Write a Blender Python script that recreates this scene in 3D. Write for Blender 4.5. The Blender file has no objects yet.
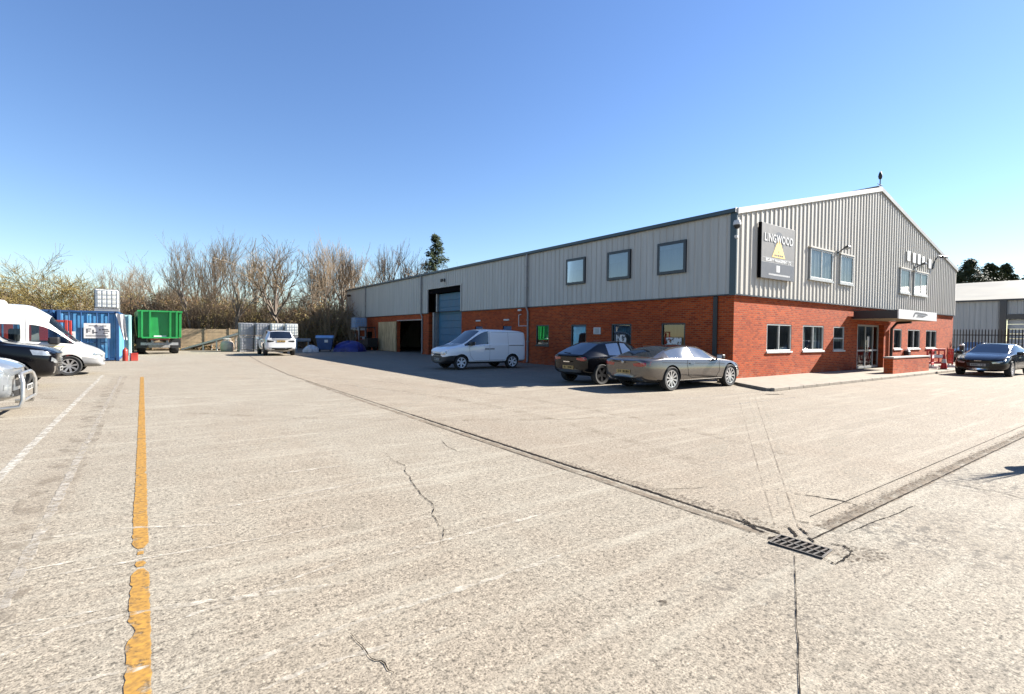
import bpy, bmesh, math, random
from mathutils import Vector, Matrix, Euler
from mathutils.bvhtree import BVHTree
R_ = math.radians
SC = bpy.context.scene
COL = SC.collection
random.seed(7)

# ------------------------------------------------------------------ camera
CAM = Vector((-17.18215, -10.29223, 1.6))
FW = Vector((0.57937675, 0.81469016, -0.02454628))
RT = Vector((0.81504237, -0.57929883, 0.01089967))
UP = Vector((0.00533977, 0.02632127, 0.99963927))
FPX = 504.7
def ray(px, py): return FW + RT*((px-512)/FPX) - UP*((py-347)/FPX)
def gp(px, py, z=0.0):
    "a place on the yard seen at a given spot of the photograph"
    d = ray(px, py); return CAM + d*((z-CAM.z)/d.z)
def far(px, depth):
    d = ray(px, 336); k = depth/d.dot(FW); p = CAM + d*k
    return Vector((p.x, p.y, 0))

cd = bpy.data.cameras.new('camera'); cam = bpy.data.objects.new('camera', cd); COL.objects.link(cam)
m3 = Matrix((RT, UP, -FW)).transposed()
cam.matrix_world = Matrix.Translation(CAM) @ m3.to_4x4()
cd.sensor_width = 36; cd.lens = 36*FPX/1024; cd.clip_start = .05; cd.clip_end = 3000
SC.camera = cam

# ------------------------------------------------------------------ things, parts
def tag(o, label=None, cat=None, group=None, kind=None):
    if label: o['label'] = label
    if cat: o['category'] = cat
    if group: o['group'] = group
    if kind: o['kind'] = kind
    return o
def thing(name, label, cat, loc=(0,0,0), rz=0, group=None):
    o = bpy.data.objects.new(name, None); COL.objects.link(o)
    o.empty_display_size = .2
    o.location = loc; o.rotation_euler = (0,0,rz)
    return tag(o, label, cat, group)
def kids(o): return [c for c in bpy.data.objects if c.parent == o]
def dup(root, loc=None, rz=None, label=None, group=None, scale=None, parent=None):
    ch = kids(root)
    c = root.copy(); COL.objects.link(c)
    if parent: c.parent = parent
    if loc is not None: c.location = loc
    if rz is not None: c.rotation_euler = (0,0,rz)
    if scale is not None: c.scale = scale if hasattr(scale,'__len__') else (scale,)*3
    if label: c['label'] = label
    if group: c['group'] = group
    for k in ch: dup(k, parent=c)
    return c

class MB:
    "collects shapes into ONE mesh"
    def __init__(s): s.v=[]; s.f=[]; s.m=[]
    def add(s, vs, fs, mi=0):
        n=len(s.v); s.v += [tuple(v) for v in vs]
        for f in fs: s.f.append(tuple(i+n for i in f)); s.m.append(mi)
        return s
    def quad(s,a,b,c,d,mi=0): return s.add([a,b,c,d],[(0,1,2,3)],mi)
    def poly(s,pts,mi=0): return s.add(pts,[tuple(range(len(pts)))],mi)
    def box(s, c, d, rz=0, mi=0, M=None):
        vs=[]
        for sx in(-1,1):
            for sy in(-1,1):
                for sz in(-1,1): vs.append(Vector((sx*d[0]/2,sy*d[1]/2,sz*d[2]/2)))
        if M is not None: vs=[M@v for v in vs]
        elif rz: 
            q=Matrix.Rotation(rz,3,'Z'); vs=[q@v for v in vs]
        vs=[v+Vector(c) for v in vs]
        return s.add(vs,[(0,1,3,2),(4,6,7,5),(0,4,5,1),(2,3,7,6),(0,2,6,4),(1,5,7,3)],mi)
    def bb(s,x0,y0,z0,x1,y1,z1,mi=0): return s.box(((x0+x1)/2,(y0+y1)/2,(z0+z1)/2),(abs(x1-x0),abs(y1-y0),abs(z1-z0)),mi=mi)
    def tube(s, pts, rad, n=6, mi=0, cap=True):
        pts=[Vector(p) for p in pts]; N=len(pts)
        if not hasattr(rad,'__len__'): rad=[rad]*N
        base=len(s.v); t0=None
        for i,p in enumerate(pts):
            t=(pts[min(i+1,N-1)]-pts[max(i-1,0)]).normalized()
            a=t.orthogonal().normalized() if t0 is None else (t0-t*t0.dot(t)).normalized()
            t0=a; b=t.cross(a)
            for k in range(n):
                an=2*math.pi*k/n; s.v.append(tuple(p+(a*math.cos(an)+b*math.sin(an))*rad[i]))
        for i in range(N-1):
            for k in range(n):
                k2=(k+1)%n
                s.f.append((base+i*n+k,base+i*n+k2,base+(i+1)*n+k2,base+(i+1)*n+k)); s.m.append(mi)
        if cap and n>2:
            s.f.append(tuple(base+k for k in reversed(range(n)))); s.m.append(mi)
            s.f.append(tuple(base+(N-1)*n+k for k in range(n))); s.m.append(mi)
        return s
    def lathe(s, prof, n=24, axis='z', c=(0,0,0), mi=0, closed=False):
        base=len(s.v); P=len(prof)
        for k in range(n):
            a=2*math.pi*k/n
            for r,h in prof:
                x,y=r*math.cos(a),r*math.sin(a)
                q={'z':(x,y,h),'y':(x,h,y),'x':(h,x,y)}[axis]
                s.v.append((q[0]+c[0],q[1]+c[1],q[2]+c[2]))
        rng=P if closed else P-1
        for k in range(n):
            k2=(k+1)%n
            for j in range(rng):
                j2=(j+1)%P
                f=(base+k*P+j,base+k2*P+j,base+k2*P+j2,base+k*P+j2)
                s.f.append(f if axis!='y' else f[::-1]); s.m.append(mi)
        return s
    def prism(s, prof, h0, h1, axis='x', mi=0):
        "closed 2D outline pushed along an axis"
        n=len(prof); vs=[]
        for h in(h0,h1):
            for a,b in prof: vs.append({'x':(h,a,b),'y':(a,h,b),'z':(a,b,h)}[axis])
        fs=[(i,(i+1)%n,n+(i+1)%n,n+i) for i in range(n)]
        fs+= [tuple(reversed(range(n))),tuple(range(n,2*n))]
        return s.add(vs,fs,mi)
    def build(s, name, mats, parent=None, smooth=None, bevel=0, loc=None, rz=0, fixn=True, bseg=1):
        me=bpy.data.meshes.new(name); me.from_pydata(s.v,[],s.f)
        if not isinstance(mats,(list,tuple)): mats=[mats]
        for m in mats: me.materials.append(m)
        if len(mats)>1: me.polygons.foreach_set('material_index',s.m)
        if fixn or bevel:
            bm=bmesh.new(); bm.from_mesh(me)
            if fixn: bmesh.ops.recalc_face_normals(bm,faces=bm.faces)
            if bevel:
                ed=[e for e in bm.edges if len(e.link_faces)==2 and e.calc_face_angle(0)>R_(30)]
                bmesh.ops.bevel(bm,geom=ed,offset=bevel,segments=bseg,profile=.7,affect='EDGES',clamp_overlap=True)
            bm.to_mesh(me); bm.free()
        if smooth is not None:
            me.shade_smooth()
            me.set_sharp_from_angle(angle=R_(smooth))
        me.update()
        o=bpy.data.objects.new(name,me); COL.objects.link(o)
        if parent: o.parent=parent
        if loc is not None: o.location=loc
        if rz: o.rotation_euler=(0,0,rz)
        return o

def text(name, body, size, M, parent, mat, ext=.004, align='CENTER', sx=1.0, bold=0, sp=1.0):
    cu=bpy.data.curves.new(name,'FONT'); cu.body=body; cu.size=size; cu.extrude=ext
    cu.align_x=align; cu.align_y='CENTER'; cu.resolution_u=3; cu.offset=bold; cu.space_character=sp
    t=bpy.data.objects.new(name,cu); COL.objects.link(t)
    dg=bpy.context.evaluated_depsgraph_get()
    me=bpy.data.meshes.new_from_object(t.evaluated_get(dg))
    bpy.data.objects.remove(t); bpy.data.curves.remove(cu)
    me.transform(M @ Matrix.Diagonal((sx,1,1,1)))
    me.materials.clear(); me.materials.append(mat)
    o=bpy.data.objects.new(name,me); COL.objects.link(o); o.parent=parent
    return o

# ------------------------------------------------------------------ materials
class NT:
    def __init__(s,name):
        s.mat=bpy.data.materials.new(name); s.mat.use_nodes=True
        s.t=s.mat.node_tree; s.t.nodes.clear()
        s.out=s.n('ShaderNodeOutputMaterial')
    def n(s,k,**kw):
        o=s.t.nodes.new(k)
        for a,v in kw.items(): setattr(o,a,v)
        return o
    def l(s,a,b): s.t.links.new(a,b)
    def put(s,sock,v):
        if isinstance(v,bpy.types.NodeSocket): s.l(v,sock)
        else: sock.default_value=v
    def coord(s,kind='Object',scale=(1,1,1),rot=(0,0,0),loc=(0,0,0)):
        c=s.n('ShaderNodeTexCoord'); m=s.n('ShaderNodeMapping')
        m.inputs['Scale'].default_value=scale; m.inputs['Rotation'].default_value=rot; m.inputs['Location'].default_value=loc
        s.l(c.outputs[kind],m.inputs['Vector']); return m.outputs['Vector']
    def noise(s,vec,scale,detail=3,rough=.55,dist=0):
        o=s.n('ShaderNodeTexNoise'); s.l(vec,o.inputs['Vector'])
        o.inputs['Scale'].default_value=scale; o.inputs['Detail'].default_value=detail
        o.inputs['Roughness'].default_value=rough; o.inputs['Distortion'].default_value=dist
        return o.outputs['Fac']
    def ramp(s,fac,stops,interp='LINEAR'):
        r=s.n('ShaderNodeValToRGB'); r.color_ramp.interpolation=interp
        e=r.color_ramp.elements
        while len(e)<len(stops): e.new(.5)
        for i,(p,c) in enumerate(stops):
            e[i].position=p
            if not hasattr(c,'__len__'): c=(c,c,c)
            e[i].color=(*c[:3],1)
        s.put(r.inputs['Fac'],fac); return r.outputs['Color']
    def mix(s,fac,a,b,mode='MIX'):
        m=s.n('ShaderNodeMix',data_type='RGBA',blend_type=mode); m.clamp_factor=True
        s.put(m.inputs[0],fac)
        for k,v in((6,a),(7,b)):
            if hasattr(v,'__len__') and not isinstance(v,bpy.types.NodeSocket): v=(*v[:3],1)
            s.put(m.inputs[k],v)
        return m.outputs[2]
    def math(s,op,a,b=0.0,c=None):
        m=s.n('ShaderNodeMath',operation=op); s.put(m.inputs[0],a); s.put(m.inputs[1],b)
        if c is not None: s.put(m.inputs[2],c)
        return m.outputs[0]
    def bsdf(s,col,rough=.6,metal=0,spec=.5,coat=0,normal=None,ior=None):
        b=s.n('ShaderNodeBsdfPrincipled')
        if hasattr(col,'__len__') and not isinstance(col,bpy.types.NodeSocket): col=(*col[:3],1)
        s.put(b.inputs['Base Color'],col); s.put(b.inputs['Roughness'],rough); s.put(b.inputs['Metallic'],metal)
        b.inputs['Specular IOR Level'].default_value=spec; b.inputs['Coat Weight'].default_value=coat
        b.inputs['Coat Roughness'].default_value=.04
        if ior: b.inputs['IOR'].default_value=ior
        if normal is not None: s.l(normal,b.inputs['Normal'])
        return b.outputs[0]
    def bump(s,h,strength=.3,dist=.01):
        b=s.n('ShaderNodeBump'); b.inputs['Strength'].default_value=strength; b.inputs['Distance'].default_value=dist
        s.l(h,b.inputs['Height']); return b.outputs[0]
    def done(s,sh): s.l(sh,s.out.inputs['Surface']); return s.mat
def sc(c,k): return tuple(min(1,x*k) for x in c)

def pm(name,col,rough=.6,metal=0,var=.15,scale=4,bump=0,spec=.5,coat=0,dirt=0,dcol=(.12,.09,.06)):
    n=NT(name); v=n.coord()
    f=n.noise(v,scale,4)
    c=n.ramp(f,[(.3,sc(col,1-var)),(.7,sc(col,1+var))])
    if dirt:
        g=n.noise(v,scale*.45,5,.65)
        c=n.mix(n.math('MULTIPLY',n.ramp(g,[(.45,0),(.7,1)]),dirt),c,dcol)
    nm=n.bump(n.noise(v,scale*12,2),bump,.004) if bump else None
    rr=n.math('MULTIPLY_ADD',f,.15,rough-.07) if rough>.15 else rough
    return n.done(n.bsdf(c,rr,metal,spec,coat,nm))

def paint(name,col,metal=0,rough=.3,dirt=.12,coat=1.0):
    "car paint: clear coat over a slightly dusty colour"
    n=NT(name); v=n.coord()
    g=n.noise(v,2.2,4,.6); dust=dirt
    ge=n.n('ShaderNodeSeparateXYZ'); n.l(v,ge.inputs[0])
    low=n.math('SUBTRACT',1.0,n.math('MULTIPLY',ge.outputs[2],1.6)); low=n.math('MAXIMUM',low,0.0)
    f=n.math('MULTIPLY',n.math('ADD',low,.10),n.math('MULTIPLY',g,dirt*1.6))
    c=n.mix(f,col,(.16,.13,.10))
    if metal:
        fl=n.noise(v,900,1); c=n.mix(.25,c,n.ramp(fl,[(.35,sc(col,.6)),(.65,sc(col,1.5))]))
    return n.done(n.bsdf(c,rough,metal,.5 if coat>.7 else .25,coat))

def glass_dark(name,col=(.015,.018,.02),mirror=.12):
    n=NT(name); v=n.coord()
    g=n.noise(v,1.3,3)
    d=n.bsdf(n.ramp(g,[(.3,sc(col,.6)),(.7,sc(col,1.6))]),.04,0,.6)
    gl=n.n('ShaderNodeBsdfGlossy'); gl.inputs['Roughness'].default_value=.02; gl.inputs['Color'].default_value=(.9,.95,1,1)
    m=n.n('ShaderNodeMixShader'); m.inputs[0].default_value=mirror
    n.l(d,m.inputs[1]); n.l(gl.outputs[0],m.inputs[2]); return n.done(m.outputs[0])

def glass_clear(name,tint=(.55,.62,.62),refl=.1):
    n=NT(name)
    t=n.n('ShaderNodeBsdfTransparent'); t.inputs[0].default_value=(*tint,1)
    g=n.n('ShaderNodeBsdfGlossy'); g.inputs['Roughness'].default_value=.02
    fr=n.n('ShaderNodeLayerWeight'); fr.inputs['Blend'].default_value=.25
    f=n.math('ADD',n.math('MULTIPLY',fr.outputs['Fresnel'],.32),refl*.5)
    m=n.n('ShaderNodeMixShader'); n.l(f,m.inputs[0]); n.l(t.outputs[0],m.inputs[1]); n.l(g.outputs[0],m.inputs[2])
    return n.done(m.outputs[0])

def brick_mat(name,axes):
    "red stretcher-bond brick; axes picks which two object axes run along the wall"
    n=NT(name); tc=n.n('ShaderNodeTexCoord'); s=n.n('ShaderNodeSeparateXYZ'); n.l(tc.outputs['Object'],s.inputs[0])
    c=n.n('ShaderNodeCombineXYZ'); n.l(s.outputs[axes[0]] if axes[0]<3 else n.math('ADD',s.outputs[0],s.outputs[1]),c.inputs[0]); n.l(s.outputs[axes[1]],c.inputs[1])
    b=n.n('ShaderNodeTexBrick'); n.l(c.outputs[0],b.inputs['Vector'])
    b.inputs['Scale'].default_value=1; b.inputs['Brick Width'].default_value=.225; b.inputs['Row Height'].default_value=.075
    b.inputs['Mortar Size'].default_value=.010; b.inputs['Mortar Smooth'].default_value=.15; b.inputs['Bias'].default_value=-.1
    b.inputs['Color1'].default_value=(.46,.070,.011,1); b.inputs['Color2'].default_value=(.20,.019,.0035,1); b.inputs['Mortar'].default_value=(.26,.125,.06,1)
    v=tc.outputs['Object']
    big=n.noise(v,.6,4,.6); fine=n.noise(v,25,3)
    col=n.mix(n.ramp(big,[(.35,0),(.75,.5)]),b.outputs['Color'],(.21,.025,.005),'MIX')
    col=n.mix(.6,col,n.ramp(fine,[(.3,.6),(.7,1.15)]),'MULTIPLY')
    # pale salts and dark damp close to the ground
    zf=n.math('MULTIPLY',n.math('SUBTRACT',.45,s.outputs[2]),1.8); zf=n.math('MAXIMUM',zf,0.0)
    st=n.noise(v,2.6,5,.7)
    col=n.mix(n.math('MULTIPLY',zf,n.ramp(st,[(.48,0),(.66,.5)])),col,(.33,.20,.14))
    nm=n.bump(n.math('SUBTRACT',n.math('MULTIPLY',fine,.35),b.outputs['Fac']),.5,.006)
    return n.done(n.bsdf(col,.88,0,.25,0,nm))

M={}
def mats():
    M['brick_x']=brick_mat('brick_gable',(0,2)); M['brick_xy']=brick_mat('brick_low_wall',(3,2)); M['brick_y']=brick_mat('brick_long_side',(1,2))
    # ribbed cladding: dust streaks run down it
    n=NT('cladding_sheet'); v=n.coord(scale=(1,1,.05)); g=n.noise(v,5,5,.68); g2=n.noise(n.coord(),.4,3)
    c=n.ramp(g,[(.3,(.375,.352,.307)),(.7,(.48,.455,.402))]); c=n.mix(n.ramp(g2,[(.4,0),(.8,.35)]),c,(.32,.30,.27))
    M['clad']=n.done(n.bsdf(c,.5,0,.4))
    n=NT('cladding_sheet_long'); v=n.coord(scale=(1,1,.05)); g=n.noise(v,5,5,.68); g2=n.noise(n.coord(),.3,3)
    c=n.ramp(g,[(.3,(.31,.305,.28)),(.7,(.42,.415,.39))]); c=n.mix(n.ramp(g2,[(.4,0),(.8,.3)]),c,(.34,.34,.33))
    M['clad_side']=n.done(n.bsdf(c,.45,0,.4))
    M['flash']=pm('dark_blue_grey_flashing',(.022,.045,.058),.4,0,.15,3)
    M['white_trim']=pm('white_trim',(0.428,0.422,0.405),.5,0,.08,3,dirt=.15)
    M['roof']=pm('roof_sheet',(0.252,0.252,0.24),.5,0,.1,1.2,dirt=.2)
    M['roof_cream']=pm('cream_roof_sheet',(0.216,0.202,0.16),.6,0,.14,.35,dirt=.35,dcol=(0.132,0.115,0.0835))
    M['frame_dark']=pm('dark_window_frame',(.012,.016,.022),.35,0,.1,5)
    M['frame_grey']=pm('grey_window_frame',(.30,.31,.30),.4,0,.1,5)
    M['black']=pm('black_plastic',(.012,.012,.013),.5,0,.2,6)
    M['bottle_shade_blue']=pm('shade_blue_plastic',(.22,.34,.52),.5,0,.2,3)  # white tank with the blue of the shade put into its colour
    M['matte_black']=pm('dull_black',(.004,.004,.0045),.95,0,.2,6,spec=.05)
    M['grey_plastic']=pm('grey_plastic',(.22,.22,.22),.55,0,.15,5)
    M['steel']=pm('galvanised_steel',(0.352,0.359,0.367),.4,.7,.15,9,dirt=.15)
    M['castiron']=pm('cast_iron',(.055,.050,.044),.75,.15,.3,20,bump=.3,dirt=.3,dcol=(.16,.09,.05))
    M['wood']=pm('raw_timber',(0.32,0.232,0.136),.8,0,.25,3,bump=.2,dirt=.3)
    M['blue_door']=pm('blue_roller_door',(.018,.105,.19),.45,0,.12,1.5,dirt=.2)
    M['signgrey']=pm('sign_warm_grey',(0.161,0.152,0.14),.45,0,.04,3)
    M['signdark']=pm('sign_slate',(0.069,0.072,0.081),.45,0,.05,3)
    M['signwhite']=pm('sign_white',(0.521,0.521,0.508),.5,0,.03,3)
    M['signyellow']=pm('sign_yellow',(.80,.55,.17),.5,0,.04,3)
    M['plate_y']=pm('yellow_plate',(0.397,0.256,0.0832),.4,0,.05,5); M['plate_w']=pm('white_plate',(0.254,0.254,0.246),.4,0,.05,5)
    M['chrome']=pm('chrome',(.72,.72,.72),.12,1,.05,5)
    M['alloy']=pm('alloy_rim',(.55,.55,.56),.28,.8,.1,9)
    M['alloy_dark']=pm('dark_rim',(.03,.03,.032),.35,.5,.1,9)
    M['rubber']=pm('tyre_rubber',(.017,.017,.017),.85,0,.25,15,bump=.2)
    M['lamp']=pm('headlight_lens',(.26,.28,.29),.10,.5,.3,9,coat=1)
    M['tail']=pm('tail_light_lens',(.30,.008,.006),.12,0,.2,18,coat=1)
    M['amber']=pm('amber_lens',(.55,.20,.02),.15,0,.1,18,coat=1)
    M['winglass']=glass_clear('window_glass',(.36,.42,.44),.16)
    M['winglass_up']=glass_clear('upper_side_glass',(.36,.42,.44),.36)
    M['winglass_pale']=glass_clear('upper_window_glass',(.62,.68,.70),.30)
    M['winglass_low']=glass_clear('ground_floor_glass',(.50,.56,.55),.26)
    M['blind']=pm('pale_fabric_blind',(.42,.42,.41),.8,0,.08,6)
    M['carglass']=glass_dark('car_glass',(.006,.008,.012),.05)
    M['carglass_light']=glass_dark('car_glass_bright',(.05,.055,.055),.20)
    M['busglass']=glass_clear('van_glass',(.62,.68,.68),.12)
    M['ibc']=pm('milky_tank_plastic',(.68,.70,.66),.45,0,.1,3,dirt=.2)
    M['ibc_grey']=pm('grey_tank_plastic',(0.264,0.272,0.288),.5,0,.2,3,dirt=.2)
    M['blue_cont']=pm('blue_container_paint',(.055,.21,.40),.5,0,.25,1.6,bump=.1,dirt=.6,dcol=(.16,.24,.31))
    M['blue_dark']=pm('dark_blue_steel',(.01,.05,.14),.5,0,.2,3)
    M['teal']=pm('pale_teal_paint',(.30,.52,.52),.6,0,.15,2,dirt=.3,dcol=(.35,.4,.38))
    M['green']=pm('green_trailer_paint',(0.00816,0.204,0.0442),.45,0,.15,1.5,dirt=.2,dcol=(0.0204,0.109,0.034))
    M['red']=pm('red_paint',(0.288,0.021,0.0132),.45,0,.2,3,dirt=.2)
    M['red_plastic']=pm('red_plastic',(0.397,0.0192,0.0192),.4,0,.15,4)
    M['white_plastic']=pm('white_plastic',(0.541,0.535,0.52),.5,0,.1,5,dirt=.15)
    M['blue_tarp']=pm('blue_tarpaulin',(.012,.016,.14),.45,0,.3,3,bump=.3)
    M['stone_cope']=pm('pale_coping',(0.276,0.264,0.24),.8,0,.15,6,bump=.2)
    M['plywood']=None
    n=NT('plywood'); v=n.coord(scale=(1,1,.15)); g=n.noise(v,7,5,.65,.4); g2=n.noise(n.coord(),1.6,3)
    c=n.ramp(g,[(.28,(.20,.13,.065)),(.5,(.42,.30,.16)),(.72,(.60,.46,.27))]); c=n.mix(n.ramp(g2,[(.45,0),(.7,.3)]),c,(.30,.20,.10))
    M['plywood']=n.done(n.bsdf(c,.75,0,.3))
mats()
# ================================================================== ground
def concrete():
    n=NT('yard_concrete'); tc=n.n('ShaderNodeTexCoord'); v=tc.outputs['Object']
    s=n.n('ShaderNodeSeparateXYZ'); n.l(v,s.inputs[0]); X,Y=s.outputs[0],s.outputs[1]
    big=n.noise(v,.22,4,.6); mid=n.noise(v,1.5,5,.62); fine=n.noise(v,30,3,.65); grit=n.noise(v,80,2,.6); blot=n.noise(v,9,4,.7)
    c=n.ramp(big,[(.25,(0.214,0.188,0.149)),(.75,(0.257,0.233,0.187))])
    lane=n.noise(n.coord(scale=(.9,.10,1)),.8,4,.65); c=n.mix(n.ramp(lane,[(.48,0),(.68,.38)]),c,(0.221,0.177,0.131))
    wet=n.noise(v,.38,5,.7); c=n.mix(n.ramp(wet,[(.56,0),(.64,.22),(.70,.05)]),c,(0.179,0.144,0.111))
    c=n.mix(n.ramp(mid,[(.35,.55),(.62,0)]),c,(0.195,0.165,0.127))
    # exposed aggregate
    c=n.mix(.8,c,n.ramp(blot,[(.34,.80),(.5,1.0),(.66,1.16)]),'MULTIPLY')
    c=n.mix(.82,c,n.ramp(fine,[(.32,.22),(.46,.90),(.58,1.08),(.72,1.55)]),'MULTIPLY')
    c=n.mix(.7,c,n.ramp(grit,[(.33,.15),(.46,.92),(.58,1.08),(.70,1.7)]),'MULTIPLY')
    vo=n.n('ShaderNodeTexVoronoi'); vo.inputs['Scale'].default_value=55; n.l(v,vo.inputs['Vector'])
    st=n.math('MULTIPLY',n.math('LESS_THAN',vo.outputs['Distance'],.26),n.math('GREATER_THAN',n.noise(v,9,2),.47))
    c=n.mix(n.math('MULTIPLY',st,.6),c,(0.071,0.0583,0.0426))
    # brush and tyre drag marks, long across the slabs
    vm=n.coord(scale=(.25,3.2,1),rot=(0,0,R_(28))); dr=n.noise(vm,1.1,5,.7)
    c=n.mix(n.ramp(dr,[(.52,0),(.70,.40)]),c,(0.333,0.313,0.256))
    vm=n.coord(scale=(.2,2.6,1),rot=(0,0,R_(-32))); dr=n.noise(vm,.9,5,.7)
    c=n.mix(n.ramp(dr,[(.54,0),(.72,.30)]),c,(0.17,0.146,0.11))
    # each pour has its own tone
    east=n.math('GREATER_THAN',X,-13.05); south=n.math('LESS_THAN',Y,-8.34)
    c=n.mix(n.math('MULTIPLY',east,n.math('SUBTRACT',1.0,south)),c,n.mix(1.0,c,(.98,.95,.93),'MULTIPLY'))
    # spalled surface with dark pits in the slab by the drain
    pm_=n.noise(v,.55,4,.6); pit=n.noise(v,13,4,.7); pit2=n.noise(n.coord(scale=(1,.45,1),rot=(0,0,R_(20))),26,3,.7)
    a=n.math('MULTIPLY',south,n.ramp(pm_,[(.47,0),(.60,1)])); a=n.math('MULTIPLY',a,n.math('GREATER_THAN',X,-14.6))
    c=n.mix(n.math('MULTIPLY',a,n.ramp(pit,[(.50,0),(.58,.75)])),c,(0.0604,0.054,0.0458))
    c=n.mix(n.math('MULTIPLY',south,n.ramp(pit2,[(.60,0),(.69,.4)])),c,(0.078,0.0697,0.0573))
    c=n.mix(n.math('MULTIPLY',a,n.ramp(pit,[(.30,.5),(.42,0)])),c,(0.341,0.344,0.309))
    # a few oil spots
    o=n.noise(v,.9,2,.5); c=n.mix(n.ramp(o,[(.72,0),(.80,.35)]),c,(0.112,0.0978,0.0735))
    h=n.math('ADD',fine,n.math('MULTIPLY',grit,.6))
    return n.done(n.bsdf(c,.9,0,.25,0,n.bump(h,.55,.006)))
M['yard']=concrete()
def earth():
    n=NT('rough_ground'); v=n.coord(); g=n.noise(v,.25,5,.65); f=n.noise(v,7,3)
    c=n.ramp(g,[(.3,(0.08,0.06,0.032)),(.55,(0.128,0.1,0.056)),(.75,(0.06,0.068,0.024))]); c=n.mix(.6,c,n.ramp(f,[(.3,.6),(.7,1.3)]),'MULTIPLY')
    return n.done(n.bsdf(c,.95,0,.1,0,n.bump(f,.5,.05)))
M['earth']=earth()
M['kerb']=pm('kerb_concrete',(0.213,0.184,0.147),.9,0,.2,9,bump=.4,dirt=.4,dcol=(0.147,0.118,0.0881))
M['paving']=pm('pavement_concrete',(0.209,0.177,0.137),.9,0,.18,3,bump=.35,dirt=.3,dcol=(0.183,0.145,0.107))

g=MB(); g.quad((-900,-900,-.05),(900,-900,-.05),(900,900,-.05),(-900,900,-.05))
tag(g.build('ground',M['earth']),kind='structure')
g=MB(); g.quad((-60,-60,0),(90,-60,0),(90,38.5,0),(-60,38.5,0))
g.quad((-12.4,38.504,0),(0.2,38.504,0),(0.2,45.5,0),(-12.4,45.5,0))
tag(g.build('yard',M['yard']),kind='structure')

def worn(name,col,lo,hi,scale=9,rough=.8,var=.25,col2=None,streak=None,amax=1.0):
    "a marking or stain worn through to the concrete below"
    n=NT(name); v=n.coord(); f=n.noise(v,scale,5,.7); t=n.n('ShaderNodeBsdfTransparent')
    if streak: f=n.noise(n.coord(scale=streak[1],rot=(0,0,R_(streak[0]))),scale,5,.7)
    g2=n.noise(v,scale*4,3)
    c=n.ramp(g2,[(.3,col2 or sc(col,1-var)),(.7,sc(col,1+var*.5))])
    a=n.ramp(f,[(lo,0),(hi,amax)])
    m=n.n('ShaderNodeMixShader'); n.l(a,m.inputs[0]); n.l(t.outputs[0],m.inputs[1]); n.l(n.bsdf(c,rough,0,.08),m.inputs[2])
    return n.done(m.outputs[0])
M['yellow']=worn('yellow_line_paint',(.32,.178,.040),.32,.46,8,.65,.3,(.19,.11,.04),amax=.9)
M['whiteline']=worn('white_line_paint',(0.375,0.353,0.31),.34,.56,8,.7,.2,amax=.85)
M['faint']=worn('faint_white_line_paint',(0.344,0.315,0.273),.42,.70,7,.7,.2)
M['scuff']=worn('pale_scuff',(.43,.395,.335),.38,.70,9,.8,.2,amax=.85)
M['sweep']=worn('tyre_sweep',(.36,.325,.265),.42,.85,3,.85,.15,amax=.6)
M['sweep_dark']=worn('dark_tyre_sweep',(.17,.135,.10),.46,.85,3,.85,.15,amax=.5)
M['joint']=worn('joint_filler',(.018,.014,.011),.28,.42,11,.95,.5)
M['crack']=worn('crack_dark',(.014,.011,.009),.26,.40,9,.95,.3)
M['faintcrack']=worn('faint_crack',(.10,.08,.06),.34,.60,9,.95,.3,amax=.7)
M['debris']=worn('joint_grit',(.085,.066,.05),.50,.62,34,.95,.6,amax=.75)
M['channel']=worn('channel_screed',(0.19,0.156,0.12),.36,.62,4,.9,.3)
M['rut']=worn('tyre_darkening',(0.182,0.15,0.117),.48,.85,3,.9,.25)
M['dark_stain']=worn('dark_stain',(0.0704,0.0576,0.0448),.42,.55,6,.9,.4)

def ribbon(name,pts,w,mat,z=.004,rag=.0,step=.12,seed=0,taper=False,kind='structure'):
    "a strip on the yard following a line, with a ragged edge"
    rnd=random.Random(seed+len(pts)); P=[Vector((p[0],p[1],0)) for p in pts]
    L=[0]
    for a,b in zip(P,P[1:]): L.append(L[-1]+(b-a).length)
    N=max(2,int(L[-1]/step)); b=MB(); vs=[]
    for i in range(N+1):
        d=L[-1]*i/N; k=max(j for j in range(len(L)) if L[j]<=d+1e-9); k=min(k,len(P)-2)
        t=(d-L[k])/max(1e-6,L[k+1]-L[k]); p=P[k].lerp(P[k+1],t); dr=(P[k+1]-P[k]).normalized(); nn=Vector((-dr.y,dr.x,0))
        ww=w*(1 if not taper else max(.15,min(1,6*min(i,N-i)/N)))
        vs.append(p+nn*(ww/2+rnd.uniform(-rag,rag))); vs.append(p-nn*(ww/2+rnd.uniform(-rag,rag)))
    for v in vs: v.z=z
    b.add(vs,[(2*i,2*i+1,2*i+3,2*i+2) for i in range(N)])
    return tag(b.build(name,mat,fixn=False),kind=kind)
def jitter(pts,amp,n=8,seed=3):
    rnd=random.Random(seed); out=[]
    for a,b in zip(pts,pts[1:]):
        a=Vector(a[:2]).to_3d(); b=Vector(b[:2]).to_3d(); d=(b-a); nn=Vector((-d.y,d.x,0)).normalized()
        for i in range(n): out.append(a+d*i/n+nn*rnd.uniform(-amp,amp)*(0 if i==0 else 1))
    out.append(Vector(pts[-1][:2]).to_3d()); return out

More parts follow.
